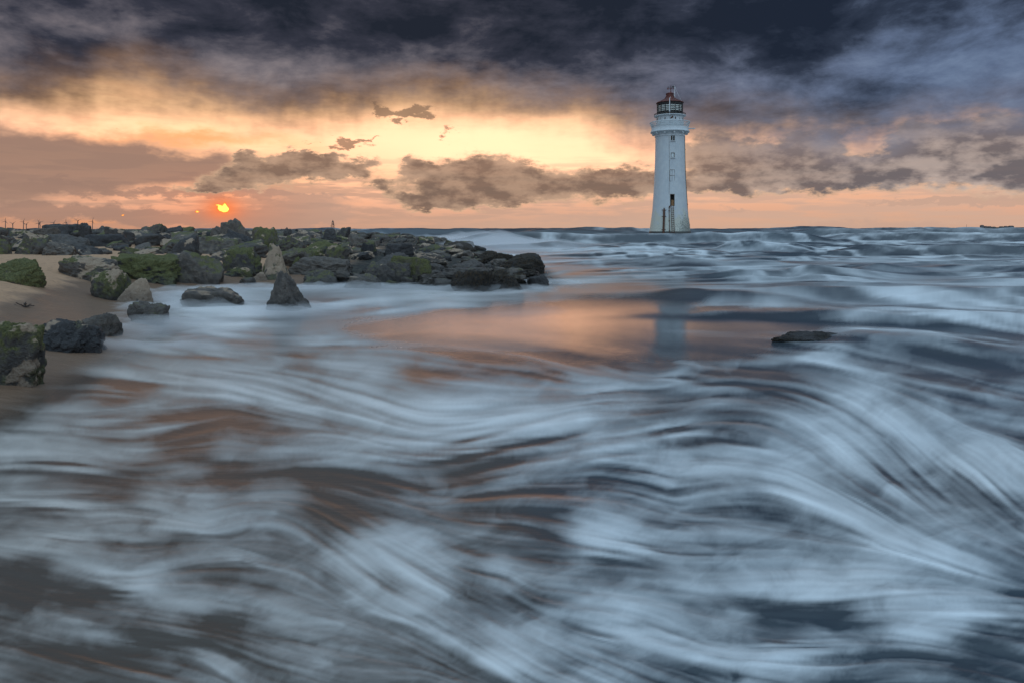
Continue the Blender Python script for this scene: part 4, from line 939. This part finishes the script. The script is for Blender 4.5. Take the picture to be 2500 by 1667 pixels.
# every boulder that can be picked out: left, right, top, foot (survey pixels), shape, green, sand, wrack, distance or None, label
KEY = [
 (-70,113,782,938,'block',.82,.42,0,None,'big moss-green block with pale sand patches at the left edge of the foreground'),
 (100,256,779,858,'slab',.30,.30,.15,None,'dark streaked slab on wet sand right of the mossy foreground block'),
 (196,288,762,822,'round',.35,.10,.2,None,'dark rounded boulder with surf running off it behind the streaked slab'),
 (322,408,734,792,'block',.42,.05,.1,None,'small dark boulder with wet face standing alone in the swirling foam'),
 (222,312,656,733,'round',.72,.45,0,None,'moss-capped boulder beside the flat sandy slab at the sand bank'),
 (298,390,678,742,'slab',.40,.80,0,None,'flat sand-coated slab reaching into the surf at the sand bank'),
 (286,447,616,688,'block',.85,.10,0,None,'broad green mossy boulder with dark undercut behind the sandy slab'),
 (-40,108,630,692,'round',.90,.30,0,None,'long low mossy boulder at the left edge above the smooth sand'),
 (138,292,625,684,'slab',.55,.55,0,None,'low ledge with green crust and blown sand left of the broad mossy boulder'),
 (-25,25,583,622,'round',.85,.20,0,None,'green humped boulder cut by the left edge under the far slabs'),
 (52,142,569,622,'slab',.55,.45,0,None,'jagged dark outcrop with a green sloping back near the left edge'),
 (108,225,572,612,'slab',.15,.15,0,None,'flat black barnacled slab left of the crowded boulders'),
 (425,552,611,692,'block',.45,.18,0,None,'large black barnacled boulder rising straight out of the misty surf'),
 (545,636,603,668,'block',.62,.25,0,None,'angular dark green boulder left of the sand-faced pyramid boulder'),
 (613,720,594,684,'wedge',.62,.62,0,None,'steep pyramid boulder with a sand-plastered front face'),
 (712,842,588,634,'round',.68,.32,0,None,'humped green boulder right of the sand-faced pyramid boulder'),
 (700,872,626,672,'slab',.15,.12,0,None,'long dark smooth slab below the humped green boulder'),
 (703,738,627,662,'round',.92,.20,0,None,'small bright green boulder wedged beside the sand-faced pyramid boulder'),
 (618,657,664,687,'round',.05,.98,0,None,'pale tan rounded stone at the foot of the pyramid boulder'),
 (552,618,651,678,'round',.60,.45,0,None,'low mossy stone in the surf left of the pale tan stone'),
 (422,592,703,754,'round',.35,.42,.05,None,'low grey boulder awash with pale sandy blotches in the misty foam'),
 (628,780,661,764,'wedge',.12,.04,.1,None,'dark pointed boulder standing in the foam nearest the open water'),
 (742,842,660,696,'round',.50,.28,.1,None,'low dull boulder behind the dark pointed boulder'),
 (828,944,668,706,'slab',.38,.32,.1,None,'flat dull slab lapped by the surf at the foot of the rock bank'),
 (876,972,638,694,'slab',.55,.22,.1,None,'leaning dark slab with green edge in the front of the rock bank'),
 (928,1004,636,690,'slab',.50,.10,.3,None,'second leaning slab, right beside the leaning dark slab with green edge'),
 (958,1056,622,684,'block',.78,.05,.35,None,'weed-hung green boulder right of the two leaning slabs'),
 (1060,1238,652,684,'slab',.30,.05,.2,None,'wide flat wet slab near the tip of the rock bank'),
 (1102,1208,658,712,'block',.18,.0,.95,None,'boulder draped in brown seaweed in front of the flat wet slab'),
 (1208,1288,672,714,'wedge',.10,.0,.95,None,'pointed seaweed-covered boulder at the tip of the rock bank'),
 (1238,1292,661,688,'round',.10,.0,.9,None,'rough weedy boulder just behind the pointed tip boulder'),
 (1288,1344,671,702,'round',.15,.0,.3,None,'outermost grey boulder half drowned off the tip of the rock bank'),
 (1012,1062,634,662,'round',.35,.05,.4,None,'small dark boulder left of the wide flat wet slab'),
 (790,852,600,642,'round',.60,.30,0,None,'dull green boulder above the long dark smooth slab'),
 (845,898,572,604,'round',.40,.20,0,None,'grey dome-shaped boulder in the middle of the rock bank'),
 (878,922,592,622,'block',.62,.08,0,None,'small dark green block right of the grey dome-shaped boulder'),
 (934,1012,594,632,'slab',.30,.05,.1,None,'long dark ridge-backed slab in the right half of the rock bank'),
 (1168,1222,612,640,'block',.15,.0,.8,None,'black weedy boulder at the seaward edge right of the wet ledges'),
 (1205,1258,618,646,'block',.10,.0,.85,None,'rough black boulder facing the open sea at the right edge of the bank'),
 (1252,1284,622,638,'round',.15,.0,.4,None,'small lone stone in the white water beyond the right edge of the bank'),
 (420,484,570,628,'block',.25,.40,0,None,'dark sloping boulder with sand at its foot above the black barnacled one'),
 (476,604,577,620,'slab',.48,.28,0,None,'long dark slab with green right end behind the angular green boulder'),
 (544,609,533,578,'block',.42,.10,0,33.0,'tallest skyline boulder, pinkish grey with a green right shoulder below the sun'),
 (617,681,552,598,'round',.66,.28,0,29.0,'rounded dark boulder with green flank right of the tallest skyline boulder'),
 (514,548,552,572,'round',.20,.10,0,34.0,'small skyline boulder touching the left of the tallest one'),
 (540,624,561,588,'slab',.10,.10,0,30.0,'flat black slab at the foot of the tallest skyline boulder'),
 (694,713,555,566,'round',.30,.10,0,48.0,'tiny lone skyline boulder between the rounded boulder and the beacon'),
 (105,197,545,572,'block',.15,.05,0,44.0,'long dark rugged skyline outcrop under the wind turbines'),
 (193,226,544,566,'round',.15,.05,0,43.0,'rounded skyline boulder right of the rugged outcrop'),
 (234,258,551,565,'round',.20,.10,0,46.0,'small dark skyline boulder left of the flat stretch of skyline'),
 (361,404,546,568,'round',.55,.15,0,42.0,'greenish skyline boulder left of the sun'),
 (398,450,552,570,'slab',.30,.15,0,42.0,'flat skyline slab right beside the greenish skyline boulder'),
 (786,826,557,574,'slab',.30,.10,0,50.0,'broad skyline boulder under the lattice beacon'),
 (826,852,554,570,'round',.45,.10,0,50.0,'rounded skyline boulder just right of the lattice beacon'),
]
FOOT = []
def build_rocks():
    for i, (x0, x1, yt, yb, kind, ms, sd, wd, Y, lab) in enumerate(KEY):
        rg = random.Random(100 + i)
        cxp = (x0 + x1) / 2
        if Y is None:
            X, Y, gz = ground_hit(cxp, yb)
        else:
            X = (cxp - CX) / F_PX * Y; gz = float(land_z(np.array([X]), np.array([Y]))[0])
        w = (x1 - x0) * Y / F_PX; dep = w * rg.uniform(.6, .9)
        Yc = Y + dep * .30; Xc = (cxp - CX) / F_PX * Yc; sc = Yc / Y
        top = CAM_H - (yt - HY) * Yc / F_PX
        base = min(gz, CAM_H - (yb - HY) * Y / F_PX) - 0.05
        h = (top - base) * 1.7
        near = Y < 13
        o = rock_obj('boulder', 300 + i, kind, 6 if near or (x1 - x0) > 130 else 5, (w * sc * 1.04, dep, h), (Xc, Yc, top - h / 2), 0.0 if kind != 'round' else rg.uniform(-.3, .3), (rg.uniform(-.08, .08), rg.uniform(-.06, .06)), ms, sd, wd)
        FOOT.append((Xc, Yc, w / 2 + .1, top))
        tag(o, lab, 'boulder', 'boulders of the rock bank')
    # the rest of the bank
    rg = random.Random(77); n = 0; tries = 0; fill = []
    pts = list((f[0], f[1], f[2]) for f in FOOT)
    while n < 290 and tries < 20000:
        tries += 1
        Y = math.exp(rg.uniform(math.log(19.5), math.log(120))); px = rg.uniform(-60, 1290); X = (px - CX) / F_PX * Y
        d = float(shore_dist(np.array([X]), np.array([Y]))[0])
        if d < 0.2 or (Y < 24 and X < -8.0): continue
        if n < 40 and not (d < 2.5 and X > -7 and Y < 45): continue            # first the stones that line the seaward edge
        s = rg.uniform(.4, 1.25) * (1.0 + .008 * Y) * (0.75 if d < 2.5 and Y > 30 else 1)
        if n < 40: s *= 0.62
        if any((X - a) ** 2 + (Y - b) ** 2 < (0.55 * (s / 2 + c)) ** 2 for a, b, c in pts): continue
        gz = float(land_z(np.array([X]), np.array([Y]))[0])
        kind = rg.choice(['block', 'round', 'slab', 'block'])
        h = s * rg.uniform(.45, .75) * (0.6 if kind == 'slab' else 1)
        if gz + h * .55 > CAM_H + .12: h = (CAM_H + .12 - gz) / .55
        edge = d < 3.0 and X > -6
        o = rock_obj('boulder', 500 + n % 90, kind, 4 if Y > 30 else 5, (s * 1.25, s, h), (X, Y, gz + h * .12), rg.uniform(0, 6.28), (rg.uniform(-.3, .3), rg.uniform(-.3, .3)), rg.uniform(.05, .62), rg.uniform(.05, .62) * (0 if edge else 1), rg.uniform(.3, .9) if edge else 0.0)
        fill.append((o, X, Y, s, kind, h))
        lab = 'dark weedy boulder along the seaward edge of the rock bank' if edge else ('small boulder in the distant jumble along the skyline of the rock bank' if Y > 45 else 'mossy grey boulder in the crowded middle of the rock bank')
        tag(o, lab, 'boulder', 'weedy seaward boulders' if edge else ('distant jumbled boulders' if Y > 45 else 'crowded middle boulders'))
        pts.append((X, Y, s / 2)); n += 1
    print('fill rocks', n)
    # boulders large enough to be picked out are told apart by their look and their neighbour
    import re
    short = [re.match(r'^(.*?\b(?:boulder|slab|block|stone|outcrop|ledge))', q[-1]).group(1) for q in KEY]
    ctr = [((q[0] + q[1]) / 2, (q[2] + q[3]) / 2) for q in KEY]; used = {}
    for o, X, Y, sz, kd, h in fill:
        pw = sz * 1.25 * F_PX / Y; px = CX + F_PX * X / Y; py = HY - (o.location.z - CAM_H) * F_PX / Y
        if pw < 20 or px < 5 or px > 1300: continue
        j = min(range(len(KEY)), key=lambda q: math.hypot(ctr[q][0] - px, (ctr[q][1] - py) * 2.5))
        dx, dy = px - ctr[j][0], (py - ctr[j][1]) * 2.5
        rel = ('just right of' if dx > 0 else 'just left of') if abs(dx) > abs(dy) else ('just below' if dy > 0 else 'just above')
        look = 'green-tinged' if o.color[0] > .45 else ('sandy' if o.color[1] > .4 else ('weedy' if o.color[2] > .3 else 'bare grey'))
        size = 'small' if pw < 32 else ('middling' if pw < 55 else 'large')
        lab = f"{size} {look} {'flat' if kd == 'slab' else ('rounded' if kd == 'round' else 'angular')} boulder {rel} the {short[j]}"
        used.setdefault(lab, []).append(o)
    for lab, os_ in used.items():
        if len(os_) == 1: os_[0]['label'] = lab
    # rubble in the gaps and on the far end of the bank: one mass
    V_, F_ = [], []; base = 0
    for i in range(900):
        Y = math.exp(rg.uniform(math.log(20), math.log(330))); px = rg.uniform(-80, 1280); X = (px - CX) / F_PX * Y
        d = float(shore_dist(np.array([X]), np.array([Y]))[0])
        if d < -0.1 or (Y < 25 and X < -8.5): continue
        s = rg.uniform(.15, .45) if Y < 60 else rg.uniform(.5, 1.5)
        key = (900 + i % 12, 'block', 3)
        if key not in _cache: _cache[key] = rock_verts(*key)
        v, f = _cache[key]
        c, sn = math.cos(i), math.sin(i)
        q = v * np.array([s * 1.3, s, s * .7]); q = np.stack([q[:, 0] * c - q[:, 1] * sn, q[:, 0] * sn + q[:, 1] * c, q[:, 2]], 1)
        gz = float(land_z(np.array([X]), np.array([Y]))[0])
        V_.append(q + np.array([X, Y, gz + .08 * s])); F_ += [(a + base, b + base, e + base) for a, b, e in f]; base += len(v)
    me = bpy.data.meshes.new('boulder_rubble'); me.from_pydata(np.vstack(V_).tolist(), [], F_); me.polygons.foreach_set('use_smooth', np.ones(len(F_), bool)); me.materials.append(ROCK)
    o = bpy.data.objects.new('boulder_rubble', me); o.color = (.4, .2, .15, 1); COL.objects.link(o)
    tag(o, 'loose stones filling the gaps and the far end of the rock bank', 'rubble', kind='stuff')
    # rock awash in the open water on the right
    X, Y = at(2040, 838)
    o = rock_obj('boulder', 77, 'round', 6, (1.9, 1.0, .46), (X, Y + .45, -.125), .1, (0, .05), .05, 0, .55)
    tag(o, 'low black rock just breaking the surface in the open water on the right', 'boulder')
    # scrap of weed on the sand
    X, Y, gz = ground_hit(60, 752)
    bm = bmesh.new(); rw = random.Random(5)
    for s in range(9):
        p = Vector((rw.uniform(-.05, .05), rw.uniform(-.03, .03), .005)); a = rw.uniform(0, 6.28)
        for j in range(5):
            q = p + Vector((math.cos(a) * .032, math.sin(a) * .02, rw.uniform(-.004, .022))); bm_tube(bm, p, q, .009, .007, 5); p = q; a += rw.uniform(-.7, .7)
    o = bm_obj('seaweed_scrap', bm, simple_mat('dry_wrack', (.03, .018, .012), .7)); o.location = (X, Y, gz)
    tag(o, 'small dark scrap of seaweed lying on the smooth sand', 'seaweed')
build_rocks()

# ------------------------------------------------------------------ far things
def build_far():
    steel = simple_mat('turbine_steel', (.10, .085, .08), .6)
    specs = [(13, 541, 0.2, 'leftmost wind turbine on the horizon, tall'), (31, 547, 1.0, 'short wind turbine second from the left on the horizon'), (57, 542.5, .5, 'tall wind turbine third from the left on the horizon'), (64, 548.5, .9, 'short wind turbine just right of the third tall one'),
             (94, 546, .3, 'left one of the two wind turbines standing close together'), (97.5, 543.5, 1.3, 'right one of the two wind turbines standing close together'), (131, 545, .7, 'wind turbine at the left end of the rugged skyline outcrop'), (161, 543.5, .1, 'faint wind turbine above the middle of the rugged skyline outcrop'),
             (190, 540, 1.1, 'wind turbine above the right end of the rugged skyline outcrop'), (225.5, 541, .4, 'rightmost wind turbine, right of the rounded skyline boulder')]
    for px, py, ph, lab in specs:
        Y = 6200.0; S = Y / F_PX; H = (HY - py) * S + CAM_H; R = 9.5 * S
        r = bpy.data.objects.new('wind_turbine', None); r.location = ((px - CX) * S, Y, 0); COL.objects.link(r)
        tag(r, lab, 'wind turbine', 'wind turbines on the horizon')
        bm = bmesh.new(); bm_tube(bm, (0, 0, -2), (0, 0, H), 3.4, 2.4, 12); bm_obj('tower', bm, steel, r)
        bm = bmesh.new(); bm_box(bm, 0, 3, H + 1, 4.5, 12, 4.5); bm_obj('nacelle', bm, steel, r)
        bm = bmesh.new(); bm_tube(bm, (0, -3, H + 1), (0, -6, H + 1), 2.4, 1.0, 10); hub = bm_obj('hub', bm, steel, r)
        for j in range(3):
            a = ph + j * 2.0944; bm = bmesh.new()
            dx, dz = math.sin(a), math.cos(a)
            bm_tube(bm, (dx * 1.5, -4.5, H + 1 + dz * 1.5), (dx * R * .25, -4.5, H + 1 + dz * R * .25), 1.2, 2.0, 8); bm_tube(bm, (dx * R * .25, -4.5, H + 1 + dz * R * .25), (dx * R, -4.5, H + 1 + dz * R), 2.0, .5, 8)
            bm_obj('blade', bm, steel, r)
    # lattice beacon on the end of the bank
    Y = 300.0; S = Y / F_PX; x0 = (812.5 - CX) * S; zb, zt = CAM_H - 2 * S, CAM_H + 22 * S
    dk = simple_mat('beacon_iron', (.035, .03, .028), .6)
    r = bpy.data.objects.new('beacon', None); r.location = (x0, Y, 0); COL.objects.link(r); tag(r, 'small lattice beacon tower with pointed topmark on the skyline of the rock bank', 'beacon')
    for sx in (-1, 1):
        for sy in (-1, 1):
            bm = bmesh.new(); bm_tube(bm, (sx * .62, sy * .62, 0), (sx * .34, sy * .34, zt - .9), .09, .07, 6); bm_obj('leg', bm, dk, r)
    for f in (.25, .42, .6, .78, .93):
        z = f * (zt - .9); w = .62 - .28 * f + .06
        bm = bmesh.new()
        for a, b in (((-w, -w), (w, -w)), ((w, -w), (w, w)), ((w, w), (-w, w)), ((-w, w), (-w, -w))): bm_tube(bm, (*a, z), (*b, z), .05, seg=5)
        tag(bm_obj('brace', bm, dk, r))
    for f0, f1 in ((0.25, .42), (.42, .6), (.6, .78), (.78, .93)):
        bm = bmesh.new(); w0, w1 = .68 - .28 * f0, .68 - .28 * f1
        bm_tube(bm, (-w0, -w0, f0 * (zt - .9)), (w1, -w1, f1 * (zt - .9)), .04, seg=5); bm_obj('diagonal', bm, dk, r)
    bm = bmesh.new(); bm_box(bm, 0, 0, zb + 1.1, 1.75, 1.75, .08)
    pl = bm_obj('platform', bm, dk, r)
    for sx in (-1, 1):
        bm = bmesh.new(); bm_tube(bm, (sx * .85, -.85, zb + 1.1), (sx * .85, -.85, zb + 2.0), .04, seg=5); bm_tube(bm, (sx * .85, -.85, zb + 2.0), (sx * .85, .85, zb + 2.0), .04, seg=5); bm_obj('handrail', bm, dk, pl)
    bm = bmesh.new(); bm_tube(bm, (0, 0, zt - .95), (0, 0, zt), .5, .03, 10); bm_obj('topmark', bm, dk, r)
    bm = bmesh.new(); bm_box(bm, .35, -.5, zb + 2.5, .5, .3, .5); bm_obj('lamp_box', bm, dk, r)
    # low far shore on the right with its buildings
    Y = 4200.0; S = Y / F_PX
    land = simple_mat('far_shore_land', (.045, .05, .045), .9)
    xs = np.linspace(2345, 2760, 40); vs, fs = [], []
    for i, p in enumerate(xs):
        hgt = max(.6, (2.0 + 2.2 * min(1, (p - 2345) / 60) + 1.0 * math.sin(p * .07)) * S)
        xw = (p - CX) * S; vs += [(xw, Y, -1), (xw, Y + 30, hgt), (xw, Y + 300, hgt), (xw, Y + 400, -1)]
    for i in range(len(xs) - 1):
        for j in range(3): fs.append((4 * i + j, 4 * i + 4 + j, 4 * i + 5 + j, 4 * i + 1 + j))
    tag(mesh_obj('terrain', vs, fs, land), kind='structure')
    wallm = simple_mat('far_wall', (.15, .14, .14), .8); roofm = simple_mat('far_roof', (.07, .06, .06), .8)
    for px, w, top, lab in [(2414, 7, 550.0, 'tallest far block at the left end of the distant shore town'), (2423, 6, 552.5, 'far block right beside the tallest one on the distant shore'), (2432, 8, 553.0, 'wide low far building in the middle left of the distant shore'), (2443, 7, 554, 'low far house left of the gap in the distant shore town'),
                            (2462, 8, 553.2, 'far building right of the gap in the distant shore town'), (2473, 7, 552.4, 'far building second from the right edge on the distant shore'), (2486, 11, 551.6, 'long far block at the right edge of the picture on the distant shore'), (2395, 6, 555.6, 'small far shed at the left tip of the distant shore')]:
        r = bpy.data.objects.new('far_building', None); r.location = ((px - CX) * S, Y + 60, 0); COL.objects.link(r); tag(r, lab, 'building', 'buildings on the distant shore')
        ww = w * S; h = CAM_H + (HY - top) * S
        bm = bmesh.new(); bm_box(bm, 0, 0, h * .42, ww, 14, h * .84); bm_obj('wall', bm, wallm, r)
        bm = bmesh.new(); a = [bm.verts.new(q) for q in ((-ww / 2 - .5, -8, h * .84), (ww / 2 + .5, -8, h * .84), (ww / 2 + .5, 8, h * .84), (-ww / 2 - .5, 8, h * .84), (-ww * .4, 0, h), (ww * .4, 0, h))]
        for q in ((0, 1, 5, 4), (1, 2, 5), (2, 3, 4, 5), (3, 0, 4), (3, 2, 1, 0)): bm.faces.new([a[e] for e in q])
        bm_obj('roof', bm, roofm, r)
    r = bpy.data.objects.new('mast', None); r.location = ((2370.5 - CX) * S, Y + 40, 0); COL.objects.link(r); tag(r, 'thin lone mast left of the distant shore town', 'mast')
    bm = bmesh.new(); bm_tube(bm, (0, 0, 0), (0, 0, 12 * S), .9, .6, 6); bm_obj('pole', bm, roofm, r); bm = bmesh.new(); bm_box(bm, 0, 0, 1.2, 4, 4, 2.4); bm_obj('footing', bm, roofm, r)
build_far()

# ------------------------------------------------------------------ surf mist: thin banks of real scattering air over the water
def mist_material(name, dens, col):
    m = bpy.data.materials.new(name); m.use_nodes = True; k = NT(m.node_tree)
    out = k.n.new('ShaderNodeOutputMaterial'); v = k.n.new('ShaderNodeVolumePrincipled')
    v.inputs['Color'].default_value = (*col, 1); v.inputs['Density'].default_value = dens; v.inputs['Anisotropy'].default_value = 0.1
    k.l.new(v.outputs[0], out.inputs['Volume'])
    return m
def mist_bank(name, X, Y, top, bottom, mat, label):
    """closed sheet between a lumpy top and a floor just under the water"""
    R, C = X.shape
    top = np.maximum(top, bottom + 0.002)
    top[0] = top[-1] = bottom + .002; top[:, 0] = top[:, -1] = bottom + .002
    co = np.vstack([np.stack([X, Y, top], -1).reshape(-1, 3), np.stack([X, Y, np.full_like(X, bottom)], -1).reshape(-1, 3)])
    n = R * C; idx = np.arange(n).reshape(R, C)
    a = np.stack([idx[:-1, :-1], idx[:-1, 1:], idx[1:, 1:], idx[1:, :-1]], -1).reshape(-1, 4)
    b = a[:, ::-1] + n
    ed = np.concatenate([idx[0, :], idx[1:, -1], idx[-1, -2::-1], idx[-2:0:-1, 0]]); e2 = np.roll(ed, -1)
    s = np.stack([ed, ed + n, e2 + n, e2], -1)
    q = np.vstack([a, b, s]).astype(np.int32)
    me = bpy.data.meshes.new(name); me.vertices.add(len(co)); me.vertices.foreach_set('co', co.astype(np.float32).ravel())
    me.loops.add(q.size); me.loops.foreach_set('vertex_index', q.ravel()); me.polygons.add(len(q)); me.polygons.foreach_set('loop_start', np.arange(0, q.size, 4, dtype=np.int32))
    me.materials.append(mat); me.update(calc_edges=True)
    o = bpy.data.objects.new(name, me); COL.objects.link(o); tag(o, label, 'mist', kind='stuff')
    return o
def build_mist():
    m = mist_material('surf_mist', 1.15, (.97, .98, 1.0))
    xs = np.linspace(-12.5, 3.0, 330); ys = np.linspace(9.5, 22.5, 230); X, Y = np.meshgrid(xs, ys)
    sd = shore_dist(X, Y)
    t = 0.11 * np.exp(-(np.maximum(-sd, 0) / 1.6) ** 2) * sstep(sd, 1.2, 0.2)
    for fx, fy, r, top in FOOT:
        if 9 < fy < 23:
            t = np.maximum(t, 0.17 * np.exp(-((X - fx) ** 2 + ((Y - fy + .25) * 1.2) ** 2) / (r + .45) ** 2) * sstep(sd, 1.5, 0.0))
    st = fbm2(X * .8 + .5 * Y, Y * 2.0 - .3 * X, 201, 5, .6); st2 = fbm2(X * 3.0, Y * 5, 211, 3)
    t = t * (0.70 + 1.5 * st + 0.4 * st2) - 0.018 - 0.05 * sstep(X, 0, 2.5)
    lz = land_z(X, Y)
    t = t - 0.10 * sstep(lz, 0.12, 0.30) - 0.1 * sstep(X, -6, -9) * sstep(Y, 13, 11)
    mist_bank('surf_mist', X, Y, t + 0.03, -0.25, m, 'milky surf mist drifting around the feet of the near boulders')
    # spray blown over the far end of the bank
    m2 = mist_material('sea_spray', 0.085, (.97, .98, 1.0))
    xs = np.linspace(-36, 10, 200); ys = np.linspace(44, 130, 150); X, Y = np.meshgrid(xs, ys); sd = shore_dist(X, Y)
    t = 1.55 * np.exp(-((sd + 4) / 6.0) ** 2) * sstep(Y, 44, 60) * (1 - sstep(Y, 105, 128))
    t = t * (0.75 + 0.9 * fbm2(X / 7, Y / 10, 221, 5, .6)) - .12
    mist_bank('sea_spray', X, Y, t, -0.5, m2, 'pale spray hanging over the breakers at the far end of the rock bank')
build_mist()
